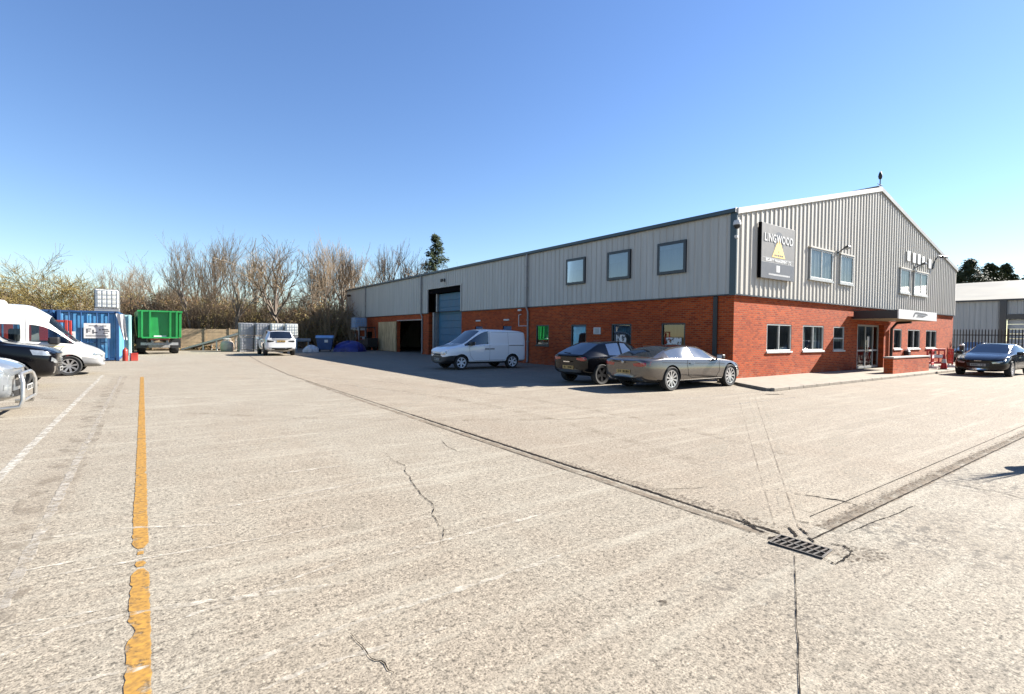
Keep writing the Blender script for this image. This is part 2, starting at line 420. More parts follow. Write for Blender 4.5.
# yellow line: two runs with a worn gap, a bite out of its left edge
def yellow():
    rnd=random.Random(5); b=MB()
    def run(y0,y1,cut0,cut1):
        N=int((y1-y0)/.045); vs=[]
        for i in range(N+1):
            y=y0+(y1-y0)*i/N
            xc=-17.245-.013*(y+7.5) if y<-1 else -17.33-.014*(y+1)
            w=.098; l=xc-w/2+rnd.uniform(-.006,.006); r=xc+w/2+rnd.uniform(-.004,.004)
            e=min((y-y0),(y1-y)); 
            if e<.1: l+=(.1-e)*.35; r-=(.1-e)*.3
            d=abs(y+6.97)
            if d<.10: l+=.034*(1-(d/.10)**2)
            d=abs(y+6.42)
            if d<.05: l+=.018*(1-d/.05)
            d=abs(y+3.3)
            if d<.1: r-=.02*(1-d/.1)
            vs+= [(l,y,.004),(r,y,.004)]
        b.add(vs,[(2*i,2*i+1,2*i+3,2*i+2) for i in range(N)])
    run(-9.6,-6.13,0,1); run(-6.09,-5.99,0,0); run(-5.86,-5.80,0,0) ; run(-5.74,11.3,1,0)
    tag(b.build('painted_line',M['yellow'],fixn=False),kind='structure')
yellow()
ribbon('painted_line',[(-18.5,-9.5),(-18.64,12.7)],.095,M['whiteline'],rag=.006)
ribbon('painted_line',[(-17.9,-6.3),(-18.1,12.1)],.07,M['faint'],z=.005,rag=.01)
for y in (1.45,4.0): pass
# parking bay lines by the building; the whitest paints a sunlit strip between shadows
for (x0,y0,x1,y1) in ((-6.9,-2.3,-1.9,-2.5),(-7.2,.75,-5.6,.72),(-6.2,-3.6,-3.1,-3.7),(-7.6,1.35,-4.6,1.2)):
    ribbon('painted_line',[(x0,y0),(x1,y1)],.09,M['faint'] if x0!=-7.6 else M['whiteline'],rag=.008)
# tyre-dark band beside the white line
ribbon('tyre_track',[(-18.05,-8),(-18.2,12)],.22,M['rut'],z=.0035,rag=.03)
ribbon('tyre_track',[(-17.85,-8),(-17.98,12)],.10,M['rut'],z=.0045,rag=.02)
# main joint along the yard, a shallow broken channel
ribbon('slab_joint',[(-13.03,-8.25),(-13.05,10),(-12.6,19),(-12.0,27),(-11.4,36)],.018,M['joint'],z=.006,rag=.004,step=.05)
ribbon('slab_joint',jitter([(-13.04,-8.2),(-13.03,-6.6),(-13.05,-4.4),(-13.04,-2.6),(-13.05,-.6)],.010,7),.030,M['joint'],z=.0062,rag=.010,step=.04,taper=True)
ribbon('slab_joint',[(-13.14,-8.2),(-13.17,1),(-13.12,7)],.10,M['channel'],z=.003,rag=.02)
ribbon('slab_joint',[(-13.02,-8.2),(-13.0,-1.0)],.06,M['debris'],z=.005,rag=.02,step=.03)
ribbon('slab_joint',[(-12.9,-8.2),(-12.92,-6.6),(-12.98,-5.5)],.10,M['debris'],z=.0045,rag=.04,step=.03)
ribbon('slab_joint',[(-13.2,-8.1),(-13.2,-2.0)],.008,M['crack'],z=.0055,rag=.003)
# joint square to it
ribbon('slab_joint',[(-12.95,-8.45),(-5,-8.44),(6,-8.42),(25,-8.4)],.014,M['joint'],z=.006,rag=.004,step=.05)
ribbon('slab_joint',[(-12.6,-8.36),(-2.5,-8.33),(20,-8.3)],.09,M['debris'],z=.005,rag=.03,step=.03)
ribbon('slab_joint',[(-12.6,-8.40),(25,-8.36)],.13,M['channel'],z=.003,rag=.01)
ribbon('slab_joint',[(-12.4,-8.20),(20,-8.14)],.007,M['crack'],z=.0055,rag=.002)
# joint from the drain towards the camera
ribbon('slab_joint',jitter([(-13.36,-8.52),(-14.1,-8.88),(-14.95,-9.3),(-15.6,-9.65)],.004,5),.0045,M['crack'],z=.006,rag=.0015,step=.05)
# mitre joints from the drain to the corner of the kerb
for d,mt,w in ((0,M['faintcrack'],.007),(.10,M['sweep'],.06),(.26,M['faintcrack'],.005),(-.10,M['sweep'],.07)):
    ribbon('slab_joint',[(-12.75-d*.5,-8.26+d*.5),(-3.75-d,-2.9+d*1.3)],w,mt,z=.0055,rag=.003)
# cracks
def z3(x,y): return gp(300+x/1.96,340+y/1.96)
def z4(x,y): return gp(650+x/2.0775,360+y/2.0775)
def z2(x,y): return gp(x*.4958,350+y*.4958)
cr=[z3(*p) for p in ((168,222),(182,236),(205,245),(208,262),(222,282),(238,305),(262,325),(258,343),(272,362),(282,372),(274,396),(268,420))]
ribbon('crack',jitter(cr,.02,3),.005,M['crack'],rag=.003,step=.03,taper=True,z=.005)
ribbon('crack',jitter([z3(98,575),z3(130,612),z3(170,640),z3(185,668)],.015,4),.005,M['crack'],rag=.002,step=.03,taper=True,z=.005)
ribbon('crack',jitter([z3(275,195),z3(290,210),z3(320,222)],.02,3),.007,M['crack'],rag=.003,step=.03,taper=True,z=.005)
ribbon('crack',jitter([z4(300,278),z4(352,285),z4(400,293),z4(432,303)],.012,4),.018,M['crack'],rag=.008,step=.03,taper=True,z=.005)
ribbon('crack',jitter([z4(300,308),z4(335,318),z4(360,326)],.01,4),.005,M['crack'],rag=.002,step=.03,taper=True,z=.005)
ribbon('crack',jitter([z4(0,268),z4(60,268),z4(130,264)],.012,4),.007,M['crack'],rag=.003,step=.03,taper=True,z=.005)
ribbon('crack',jitter([z4(610,254),z4(660,263),z4(740,278),z4(790,295)],.012,4),.007,M['crack'],rag=.003,step=.03,taper=True,z=.005)
ribbon('crack',jitter([z4(405,362),z4(470,335),z4(560,300)],.01,4),.008,M['crack'],rag=.003,step=.03,taper=True,z=.005)
p=gp(663,604); ribbon('stain',[p+Vector((-.03,0,0)),p+Vector((.04,.01,0))],.05,M['dark_stain'],rag=.012,step=.015,taper=True)
p=gp(773,394.5); ribbon('stain',[p+Vector((-.25,.1,0)),p+Vector((.35,-.15,0))],.12,M['dark_stain'],rag=.02,step=.05,taper=True,z=.007)
# pale drag marks across the near slab
for pts,w in ((((0,455),(270,405)),.03),(((0,475),(300,420),(700,350)),.035),(((320,705),(520,625),(706,555),(1040,446)),.045),
              (((480,705),(640,640),(900,560)),.035),(((300,565),(480,505),(706,420)),.03),(((0,560),(240,520)),.025),((( -40,640),(120,560)),.03)):
    ribbon('scuff_mark',[z2(*p) for p in pts],w*.8,M['scuff'],rag=.012,step=.04,taper=True,z=.0045)
for pts,w in ((((0,590),(330,520),(706,470)),.05),(((-20,395),(240,360),(480,352)),.05),(((560,250),(706,232)),.05),(((380,330),(560,300),(760,262)),.05),(((60,690),(300,640)),.03),(((760,420),(1100,330)),.05),(((820,520),(1180,400)),.04)):
    ribbon('scuff_mark',[z2(*p) for p in pts],w*.8,M['scuff'],rag=.014,step=.05,taper=True,z=.0043)
# broad tyre sweeps
def arc(cx,cy,r,a0,a1,n=26): return [(cx+r*math.cos(R_(a0+(a1-a0)*i/n)),cy+r*math.sin(R_(a0+(a1-a0)*i/n))) for i in range(n+1)]
for k,(a,mt) in enumerate(((arc(-20,6,9.5,-75,15),'sweep'),(arc(-20,6,8.0,-75,15),'sweep'),(arc(-6,-14,7.6,70,150),'sweep'),(arc(-6,-14,9.1,75,150),'sweep'),(arc(-30,-2,19,-14,40),'sweep_dark'),(arc(-30,-2,20.5,-14,40),'sweep_dark'),(arc(-4,12,15,195,255),'sweep'),(arc(-4,12,16.5,195,255),'sweep_dark'))):
    ribbon('tyre_sweep',a,.24,M[mt],rag=.02,step=.1,z=.0022+.0002*k)
# grit patch round the drain
ribbon('stain',[gp(830,553),gp(862,556),gp(880,551)],.26,M['debris'],rag=.04,step=.03,taper=True,z=.004)

def z7(x,y): return gp(740+x/7.31,510+y/7.31)
for q,(pts,w) in enumerate((([(320,118),(360,135),(395,170),(412,205)],.022),([(425,128),(455,150),(500,188)],.020),([(430,85),(470,92),(510,98)],.016),([(130,120),(200,140),(290,165)],.022),([(10,60),(40,80),(80,110)],.020),([(205,215),(240,205),(290,200)],.030),([(500,205),(545,240)],.018),([(640,250),(760,262),(812,305)],.014),([(812,305),(800,335),(700,402),(615,362)],.012),([(0,105),(60,110),(130,150),(200,170)],.024))):
    ribbon('crack',jitter([z7(*p) for p in pts],.006,4,seed=q),w,M['crack'],rag=.007,step=.012,taper=True,z=.0064)
for q,y_ in enumerate((203,297,308,334,520,565)):
    a,c=z2(266,y_),z2(294,y_-1); ribbon('crack',[a,c],.006,M['faintcrack'],rag=.002,step=.02,z=.0052)
# drain grate
t=thing('drain_grate','rusty iron drain grate set where the concrete joints meet','drain grate',(-13.157,-8.462,0),R_(6))
b=MB(); b.bb(-.105,-.18,.002,.105,.18,.004); b.build('dark_pit_sheet',M['matte_black'],t)  # flat black sheet standing in for the shade inside the drain
b=MB()
for y in (-.182,.182): b.bb(-.112,y-.008,.004,.112,y+.008,.014)
for x in (-.106,.106): b.bb(x-.008,-.173,.004,x+.008,.173,.0138)
b.build('frame',M['castiron'],t,bevel=.002)
b=MB()
for i in range(7):
    y=-.138+.046*i; b.box((0,y,.009),(.196,.013,.009),rz=R_(-10))
b.bb(-.007,-.172,.005,.007,.172,.0135)
b.build('bars',M['castiron'],t,bevel=.0015)

# pavement along the gable with a kerb
PAV=[(-1.05,-.05),(-1.28,-1.05),(-2.2,-2.52),(27,-2.56),(27,-.002),(-.3,-.002)]
b=MB(); b.prism(PAV,-.02,.085,'z'); tag(b.build('pavement',M['paving']),kind='structure')
b=MB()
edge=[Vector((-1.28,-1.05,0)),Vector((-2.2,-2.52,0)),Vector((27,-2.56,0))]
x=-2.2; rnd=random.Random(2)
while x<15.5:
    L=.905; b.box((x+L/2,-2.585,.045+rnd.uniform(-.004,.004)),(L-.008,.13,.1),rz=rnd.uniform(-.004,.004)); x+=L
d=edge[0]-edge[1]; n_=2
for i in range(n_):
    p=edge[1]+d*(i+.5)/n_; b.box((p.x-.06,p.y+.02,.045),(d.length/n_-.01,.13,.1),rz=math.atan2(d.y,d.x))
tag(b.build('kerb',M['kerb'],bevel=.012),kind='structure')
# ================================================================== main building
BZ,EZ,RZ,LEN,WID=3.17,6.2,9.21,44.8,25.74
def roofz(x): return EZ+(RZ-EZ)*(1-abs(x-WID/2)/(WID/2))
unit=thing('industrial_unit','long red brick and grey ribbed metal industrial unit with a pitched roof','industrial building',(0,0,0))

def wall_sheet(b,axis,u0,u1,z0,z1,holes,depth,inward,pos=0.0,mi=0,rev=None):
    "wall face with real openings and their reveals; axis 'x': runs along X at Y=pos"
    us=sorted({u0,u1,*[h[0] for h in holes],*[h[2] for h in holes]}); zs=sorted({z0,z1,*[h[1] for h in holes],*[h[3] for h in holes]})
    us=[u for u in us if u0<=u<=u1]; zs=[z for z in zs if z0<=z<=z1]
    def P(u,z,d=0): return (u,pos+inward*d,z) if axis=='x' else (pos+inward*d,u,z)
    for ua,ub in zip(us,us[1:]):
        for za,zb in zip(zs,zs[1:]):
            um,zm=(ua+ub)/2,(za+zb)/2
            if any(h[0]<um<h[2] and h[1]<zm<h[3] for h in holes): continue
            b.quad(P(ua,za),P(ub,za),P(ub,zb),P(ua,zb),mi)
    for h in holes:
        a,z_,c,d=h[:4]; dp=h[4] if len(h)>4 else depth
        b.quad(P(a,z_),P(a,d),P(a,d,dp),P(a,z_,dp),mi); b.quad(P(c,z_),P(c,d),P(c,d,dp),P(c,z_,dp),mi)
        b.quad(P(a,d),P(c,d),P(c,d,dp),P(a,d,dp),mi)
        if z_>z0+.01: b.quad(P(a,z_),P(c,z_),P(c,z_,dp),P(a,z_,dp),mi)

GT,GB,UT,UB=2.14,.97,5.41,4.12
gwin=[(2.32,4.27),(5.24,7.17),(8.15,9.30),(15.47,16.63),(17.56,19.55),(20.57,22.51)]
uwin=[(5.42,7.52),(8.31,9.68),(15.71,17.16),(17.81,20.04)]
lwin=[(10.5,11.6),(7.65,8.75),(4.8,6.0),(2.04,3.2)]      # long side, ground
luwin=[(7.64,9.01),(4.81,6.17),(1.96,3.34)]              # long side, upper
DOOR=(10.75,0.0,14.09,2.3)
# walls
b=MB(); hs=[(a,GB,c,GT) for a,c in gwin]+[(*DOOR[:2],*DOOR[2:],.35)]
wall_sheet(b,'x',0,WID,-.05,BZ+.05,hs,.10,1)
b.build('gable_brick_wall',M['brick_x'],unit,fixn=False)
ROLL=(19.85,0,24.9,4.95); OPEN_=(26.1,0,30.95,2.66); PD=[(17.15,0,18.05,2.12),(13.95,0,14.85,2.12)]
b=MB(); hs=[(a,GB,c,GT) for a,c in lwin]+[(19.85,-.05,24.9,BZ+.05,.55),(26.1,-.05,30.95,2.66,.25)]+[(*d,.12) for d in PD]
wall_sheet(b,'y',0,LEN,-.05,BZ+.05,hs,.10,1)
b.build('side_brick_wall',M['brick_y'],unit,fixn=False)
b=MB()
b.quad((0,LEN,-.05),(WID,LEN,-.05),(WID,LEN,EZ),(0,LEN,EZ)); b.poly([(0,LEN,EZ),(WID,LEN,EZ),(WID/2,LEN,RZ)])
b.quad((WID,0,-.05),(WID,LEN,-.05),(WID,LEN,EZ),(WID,0,EZ))
b.build('rear_wall',M['clad_side'],unit,fixn=False)

# ribbed cladding, real trapezoid ribs
def ribs(u0,u1,pitch=.333,rib=.035,flat=.20):
    out=[]; k=math.floor(u0/pitch)
    while k*pitch<u1:
        a=k*pitch
        for du,d in((0,0),(flat,0),(flat+.030,rib),(pitch-.035,rib)):
            u=a+du
            if u0<=u<=u1: out.append((u,d))
        k+=1
    if not out or out[0][0]>u0+1e-4: out.insert(0,(u0,0))
    if out[-1][0]<u1-1e-4: out.append((u1,0))
    return out
CO=.07
b=MB(); pr=ribs(-CO+.0,WID+CO); vs=[]
# valleys at -CO, ribs proud; ridge vertex in the middle
us=sorted(pr+[(WID/2,0)],key=lambda t:t[0])
for u,d in us:
    y=-CO-d; vs+= [(u,y,BZ),(u,y,roofz(min(max(u,0),WID))-.02)]
b.add(vs,[(2*i,2*i+2,2*i+3,2*i+1) for i in range(len(us)-1)])
b.build('gable_cladding',M['clad'],unit,fixn=False)
b=MB()
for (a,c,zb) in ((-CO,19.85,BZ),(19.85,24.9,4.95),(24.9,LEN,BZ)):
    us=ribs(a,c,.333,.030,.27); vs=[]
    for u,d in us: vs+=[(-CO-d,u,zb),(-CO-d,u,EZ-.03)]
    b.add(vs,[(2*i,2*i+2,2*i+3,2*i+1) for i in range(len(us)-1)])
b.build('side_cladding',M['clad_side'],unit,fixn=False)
# flashings: dark corner, drip line, eaves gutter, verges
b=MB(); b.bb(-CO-.055,-.02,BZ-.06,-CO-.034,.13,EZ-.02); 
b.bb(-CO-.055,-CO-.05,BZ-.06,-CO-.0,-.021,EZ-.02)
b.build('corner_flashing',M['flash'],unit)
b=MB(); b.bb(-CO-.03,-CO-.032,BZ-.05,-.001,19.84,BZ-.002); b.bb(-CO-.03,24.91,BZ-.05,-.001,LEN,BZ-.002)
b.bb(-.0005,-CO-.035,BZ-.05,WID+CO,-.001,BZ-.003)
b.build('drip_flashing',M['frame_dark'],unit)
b=MB()
prof=[(-.22,EZ-.13),(-.08,EZ-.13),(-.08,EZ+.02),(-.22,EZ+.02)]
b.prism([(x,z) for x,z in prof],-.12,LEN+.1,'y'); b.build('gutter',M['flash'],unit,bevel=.015)
b=MB(); b.bb(-.24,-.125,EZ-.14,-.06,-.119,EZ+.035); b.build('gutter_end',M['white_trim'],unit)
for s in(1,-1):
    b=MB(); x0=-.1 if s==1 else WID+.1; z0=roofz(0)-.02
    for (ya,yb,h0,h1) in((-.16,-CO-.002,-.16,.05),):
        b.add([(x0,ya,z0+h0),(WID/2,ya,RZ+h0+.0),(WID/2,ya,RZ+h1),(x0,ya,z0+h1),(x0,yb,z0+h0),(WID/2,yb,RZ+h0),(WID/2,yb,RZ+h1),(x0,yb,z0+h1)],
              [(0,1,2,3),(4,7,6,5),(0,4,5,1),(3,2,6,7),(0,3,7,4),(1,5,6,2)])
    b.build('verge_flashing',M['white_trim'] if s==1 else M['roof'],unit)
# roof
b=MB()
for s in(0,1):
    xa,xb=(-.15,WID/2) if s==0 else (WID+.15,WID/2); za=EZ+.02-(.15*.233)
    b.quad((xa,-.158,za+.02),(xb,-.158,RZ+.052),(xb,LEN+.1,RZ+.052),(xa,LEN+.1,za+.02))
b.build('roof',M['roof'],unit,fixn=False)
b=MB(); b.box((WID/2,LEN/2,RZ+.06),(.5,LEN+.2,.05)); b.build('ridge_cap',M['roof'],unit)

# windows
def window(axis,a,c,z0,z1,pos,frame,glass,splits=(),trans=None,sill=True,fr=.055,proud=.02,back=.07,sillmat=None,pane=None,blinds=()):
    "frame > pane, sill; pos = outer wall plane, frame sits from proud outside to back inside"
    def B(b,u0,z_0,u1,z_1,d0,d1):
        if axis=='x': b.bb(u0,pos+d0,z_0,u1,pos+d1,z_1)
        else: b.bb(pos+d0,u0,z_0,pos+d1,u1,z_1)
    f=MB(); B(f,a,z0,c,z0+fr,-proud,back); B(f,a,z1-fr,c,z1,-proud,back)
    B(f,a,z0+fr,a+fr,z1-fr,-proud,back); B(f,c-fr,z0+fr,c,z1-fr,-proud,back)
    for u in splits: B(f,u-fr*.6,z0+fr,u+fr*.6,z1-fr,-proud*.8,back)
    if trans: B(f,a+fr,trans-fr*.6,c-fr,trans+fr*.6,-proud*.7,back)
    w=f.build('window',frame,unit,bevel=.006)
    p=MB(); 
    d=back*.5 if pane is None else pane
    if axis=='x': p.quad((a+fr,pos+d,z0+fr),(c-fr,pos+d,z0+fr),(c-fr,pos+d,z1-fr),(a+fr,pos+d,z1-fr))
    else: p.quad((pos+d,a+fr,z0+fr),(pos+d,c-fr,z0+fr),(pos+d,c-fr,z1-fr),(pos+d,a+fr,z1-fr))
    p.build('pane',glass,w,fixn=False)
    for (f0,f1,g0,g1) in blinds:
        q=MB(); u0,u1=a+fr+(c-a-2*fr)*f0,a+fr+(c-a-2*fr)*f1; y0,y1=z0+fr+(z1-z0-2*fr)*g0,z0+fr+(z1-z0-2*fr)*g1
        N=max(3,int((u1-u0)/.05)); vs=[]
        for i in range(N+1):
            u=u0+(u1-u0)*i/N; dd=d+.05+(.015 if i%2 else 0)
            vs+= [(u,pos+dd,y0),(u,pos+dd,y1)] if axis=='x' else [(pos+dd,u,y0),(pos+dd,u,y1)]
        q.add(vs,[(2*i,2*i+2,2*i+3,2*i+1) for i in range(N)]); q.build('blind',M['blind'],w,fixn=False)
    if sill:
        s=MB(); B(s,a-.04,z0-.07,c+.04,z0-.003,-proud-.06,back*.5); s.build('sill',sillmat or M['white_trim'],w,bevel=.006)
    return w
sp={0:[.5],1:[.5],4:[.5],5:[.5]}
for i,(a,c) in enumerate(gwin):
    window('x',a+.005,c-.005,GB+.075,GT-.005,0.03,M['frame_grey'],M['winglass_low'],[a+(c-a)*.5] if i in(0,1,4,5) else [],GB+.62 if i==2 else None,fr=.06,blinds={0:[(.55,.95,0,.12)],1:[(.0,.22,0,1),(.62,.80,0,1),(.9,1,0,1)],4:[(.55,.7,0,1)],5:[(.05,.2,0,1)],2:[(0,1,.35,.45)]}.get(i,()))
for i,(a,c) in enumerate(uwin):
    window('x',a,c,UB,UT,-CO-.035,M['frame_grey'] ,M['winglass_pale'],[(a+c)/2] if i in(0,3) else [],None,sill=False,fr=.075,proud=.055,back=.03,pane=-.03,blinds=[(0,1,.0 if i!=1 else .35,1)] if i!=2 else [(0,.6,0,1)])
    h=MB(); h.bb(a-.07,-CO-.12,UT+.003,c+.07,-CO-.004,UT+.07); h.build('window_head_flashing',M['clad'],unit)
    h=MB(); h.bb(a-.07,-CO-.12,UB-.07,c+.07,-CO-.004,UB-.003); h.build('sill',M['frame_grey'],unit)
for i,(a,c) in enumerate(lwin):
    window('y',a+.005,c-.005,GB+.075,GT-.005,0.03,M['frame_dark'],M['winglass'],[],None,fr=.06,sillmat=M['frame_dark'])
for i,(a,c) in enumerate(luwin):
    w=window('y',a,c,UB,UT,-CO-.03,M['frame_dark'],M['winglass_up'],[],None,sill=False,fr=.12,proud=.075,back=.03,pane=-.065,blinds=[[(0,1,.55,1)],[(0,1,.62,1),(0,.35,0,.62)],[(0,1,.85,1)]][i])
M['sticker']=worn('window_print',(.66,.62,.58),.44,.52,5,.5,.1)
# a pale print in two of the lower panes
for (y0,y1,z0,z1) in ((5.15,5.75,1.15,1.65),(2.25,3.0,1.08,1.55)):
    rnd=random.Random(int(y0*10)); b=MB()
    for k in range(9):
        y=y0+(y1-y0)*(k%3)/3+rnd.uniform(0,.05); z=z0+(z1-z0)*(k//3)/3; b.bb(.058,y,z,.060,y+rnd.uniform(.1,.2),z+rnd.uniform(.05,.11))
    b=MB(); b.quad((.060,y0,z0),(.060,y1,z0),(.060,y1,z1),(.060,y0,z1)); b.build('window_sticker',M['sticker'],unit,fixn=False)

# entrance doors, recessed, under the canopy
b=MB(); a,_,c,h=DOOR
for u in (a+.03,a+.70,12.42,c-.72,c-.03): b.bb(u-.03,.24,.09,u+.03,.32,h-.03)
b.bb(a,.245,h-.09,c,.315,h-.03+.028); b.bb(a+.061,.246,.09,c-.061,.314,.20); b.bb(a+.061,.248,.95,c-.061,.312,1.03)
dr=b.build('entrance_door',M['frame_grey'],unit)
b=MB(); b.quad((a,.28,.09),(c,.28,.09),(c,.28,h),(a,.28,h)); b.build('pane',M['winglass_low'],dr,fixn=False)
b=MB(); b.tube([(12.3,.18,.9),(12.3,.18,1.5)],.016,8); b.tube([(12.54,.18,.9),(12.54,.18,1.5)],.016,8); b.build('handle',M['chrome'],dr)
b=MB(); b.bb(11.05,.262,1.15,11.35,.268,1.75); b.build('notice',M['signwhite'],dr); b=MB(); b.bb(12.7,.262,1.15,12.95,.268,1.7); b.build('notice',M['signwhite'],dr)

# roller door with its guides
b=MB(); n_=9
for i in range(n_):
    z0=.02+4.55*i/n_; b.bb(.36,20.02,z0+.008,.42,23.9,z0+4.55/n_-.008)
b.bb(.395,20.02,.02,.43,23.9,4.57)
rd=b.build('roller_door',M['blue_door'],unit,bevel=.01)
b=MB(); b.bb(.30,19.86,0,.45,20.015,4.94); b.build('door_guide',M['steel'],rd); b=MB(); b.bb(.2,23.93,0,.45,24.08,4.6); b.build('door_guide',M['steel'],rd); b=MB(); b.bb(-.03,24.02,0,.18,24.16,3.2); b.build('guard_rail',M['steel'],rd)
b=MB(); b.bb(.5,19.7,0,.54,25,4.95); b.bb(-.02,19.86,4.60,.49,24.89,4.94); b.build('door_housing',M['matte_black'],unit)
b=MB(); b.bb(-CO-.05,19.72,4.955,.02,25.0,5.03); b.bb(-CO-.05,19.73,BZ,-.03,19.85,4.95); b.bb(-CO-.05,24.9,BZ,-.03,25.02,4.95); b.build('door_flashing',M['clad_side'],unit)
# small doors with lit-looking white name strips over them
for d in PD:
    b=MB(); b.bb(.05,d[0]+.02,0.01,.10,d[2]-.02,2.1); pd=b.build('side_door',M['blue_dark'],unit)
    b=MB(); b.bb(.02,d[0]+.1,1.0,.049,d[0]+.13,1.12); b.build('handle',M['chrome'],pd)
    b=MB(); b.bb(-.07,d[0]+.2,2.42,-.001,d[2]-.15,2.52); b.build('bulkhead_light',M['white_plastic'],unit,bevel=.02)
# loading opening: shallow dark room behind and a plywood leaf
b=MB(); b.bb(-.02,26.0,2.662,.05,31.05,2.74); b.build('opening_lintel',M['steel'],unit)
b=MB()
for k in range(3): b.bb(-.10,31.0+k*1.42,.03,-.03,31.0+k*1.42+1.41,2.62)
b.bb(-.16,30.96,.02,-.101,31.16,2.64)
b.build('plywood_leaf',M['plywood'],unit)
# downpipes
def downpipe(y,mt,w=.09):
    b=MB(); x=-CO-.115; b.tube([(x,y,EZ-.12),(x,y,BZ-.05),(-.07,y,BZ-.28),(-.07,y,.12),(-.13,y,.05)],w/1.7,10)
    for z in(5.4,4.2,2.4,1.2): b.bb((x if z>3 else -.07)-.06,y-.075,z,(x if z>3 else -.07)+.06,y+.075,z+.05)
    b.build('downpipe',mt,unit,smooth=40)
for y in (38.6,25.9,12.27): downpipe(y,M['grey_plastic'])
b=MB(); b.bb(-.09,.62,.05,-.01,.80,BZ-.06); b.build('downpipe',M['black'],unit,bevel=.02)
# wall boxes, vents
b=MB(); b.bb(-.06,6.65,1.66,-.001,7.1,1.98); v_=b.build('wall_vent',M['white_plastic'],unit,bevel=.01)
b=MB()
for k in range(5): b.bb(-.068,6.71,1.70+k*.052,-.061,7.04,1.73+k*.052)
b.build('slats',M['grey_plastic'],v_)
b=MB(); b.bb(-.12,12.75,.35,-.001,13.1,.72); b.build('meter_box',M['white_plastic'],unit,bevel=.015)
b=MB(); b.tube([(-.05,12.4,2.1),(-.05,13.15,2.1),(-.05,13.15,2.75),(-.05,12.95,2.75)],.025,6); b.build('wall_conduit',M['white_plastic'],unit)
b=MB(); b.bb(-.12,12.9,2.95,-.001,13.2,3.06); b.build('bulkhead_light',M['white_plastic'],unit,bevel=.02)
b=MB(); b.bb(-.05,41.9,1.15,-.001,42.5,1.6); b.bb(-.05,41.9,1.75,-.001,42.5,2.2); b.build('notice_board',M['white_plastic'],unit)

# canopy over the entrance
cn=MB(); CX0,CX1,CD,CZ0,CZ1=9.96,15.1,1.85,2.53,2.90
cn.bb(CX0,-CD,CZ0,CX1,-CO-.04,CZ1); cnp=cn.build('canopy',M['frame_dark'],unit)
b=MB(); b.bb(CX0+.02,-CD+.02,CZ0-.02,CX1-.02,-.02,CZ0-.003); b.build('soffit',M['wood'],cnp)
b=MB(); b.bb(CX0+.0,-CD-.05,CZ0-.02,CX1+.02,-CD-.002,CZ1+.03); b.build('fascia',M['signwhite'],cnp)
b=MB(); b.lathe([(0,CZ0-.05),(.10,CZ0-.05),(.12,CZ0-.021)],16,c=(12.4,-.9,0)); b.build('downlight',M['white_plastic'],cnp)
# its dark downpipe on the wall
b=MB(); b.tube([(14.6,-1.0,CZ0-.06),(14.75,-.35,CZ0-.10),(14.85,-.09,CZ0-.4),(14.85,-.09,.1)],.07,10); b.build('downpipe',M['frame_dark'],unit,smooth=40)
# mark on the white fascia: a dark swash with a long tail
b=MB(); y=-CD-.056
u0=11.7
b.add([(u0,y,2.60),(u0+.18,y,2.63),(u0+.42,y,2.84),(u0+.30,y,2.86),(u0+.12,y,2.74)],[(0,1,2,3,4)])
b.add([(u0+.36,y,2.78),(u0+1.1,y,2.76),(u0+2.0,y,2.74),(u0+2.1,y,2.78),(u0+1.8,y,2.84),(u0+.42,y,2.87)],[(0,1,2,3,4,5)])
b.add([(u0+.6,y,2.69),(u0+1.6,y,2.67),(u0+1.85,y,2.72),(u0+.65,y,2.75)],[(0,1,2,3)])
b.build('fascia_emblem',M['signdark'],cnp,fixn=False)
b=MB()
b.bb(u0+.5,y-.002,2.635,u0+1.45,y+.002,2.668)
b.build('small_lettering',M['signgrey'],cnp)

# ------------------------------------------------------------------ things fixed to it
t=thing('wall_sign','grey square sign with white lettering and a yellow triangle high on the gable','sign',(2.62,-CO-.035,4.88))
SW,SH=2.52,2.06
b=MB(); b.bb(-SW/2,-.13,-SH/2,SW/2,-.035,SH/2); b.build('panel',M['signgrey'],t,bevel=.006)
b=MB(); b.bb(-SW/2-.02,-.12,-SH/2-.01,-SW/2-.002,.0,SH/2+.01); b.bb(-SW/2+.1,-.034,-SH/2+.2,SW/2-.1,-.0,-SH/2+.3); b.bb(-SW/2+.1,-.034,SH/2-.3,SW/2-.1,-.0,SH/2-.2); b.build('sign_frame',M['matte_black'],t)
b=MB(); b.bb(-SW/2,-.136,-SH/2,SW/2,-.1305,-.43); b.build('lower_panel',M['signdark'],t)
FR=lambda x,z,d=-.1325: Matrix.Translation((x,d,z)) @ Matrix.Rotation(R_(90),4,'X')
# disc and triangle emblem
b=MB(); N=28; r=.38; cz=.42
b.poly([(r*math.cos(2*math.pi*k/N),-.1325,cz+r*math.sin(2*math.pi*k/N)) for k in range(N)]); b.build('disc',M['signdark'],t,fixn=False)
b=MB(); b.prism([(-.50,-.20),(.50,-.20),(.05,.52),(-.05,.52)],-.137,-.133,'y'); b.build('triangle',M['signyellow'],t)
b=MB()
for k,(u,w) in enumerate(((-.33,.10),(-.19,.07),(-.08,.12),(.08,.09),(.21,.13))): b.bb(u,-.140,-.15,u+w,-.1375,-.08)
b.bb(-.03,-.140,-.02,.03,-.1375,.06)
b.build('triangle_mark',M['signdark'],t)
text('lettering','LINGWOOD',.42,FR(0,.50,-.142),t,M['signwhite'],sx=.84,bold=.010,sp=1.14)
text('lettering','SECURITY MANAGEMENT LTD',.155,FR(0,-.33,-.1345),t,M['signwhite'],sx=.92,bold=.008)
b=MB(); b.bb(-SW/2+.06,-.1335,-.42,SW/2-.06,-.1325,-.41); b.bb(-SW/2+.06,-.1335,-.25,SW/2-.06,-.1325,-.24); b.build('rule',M['signwhite'],t)
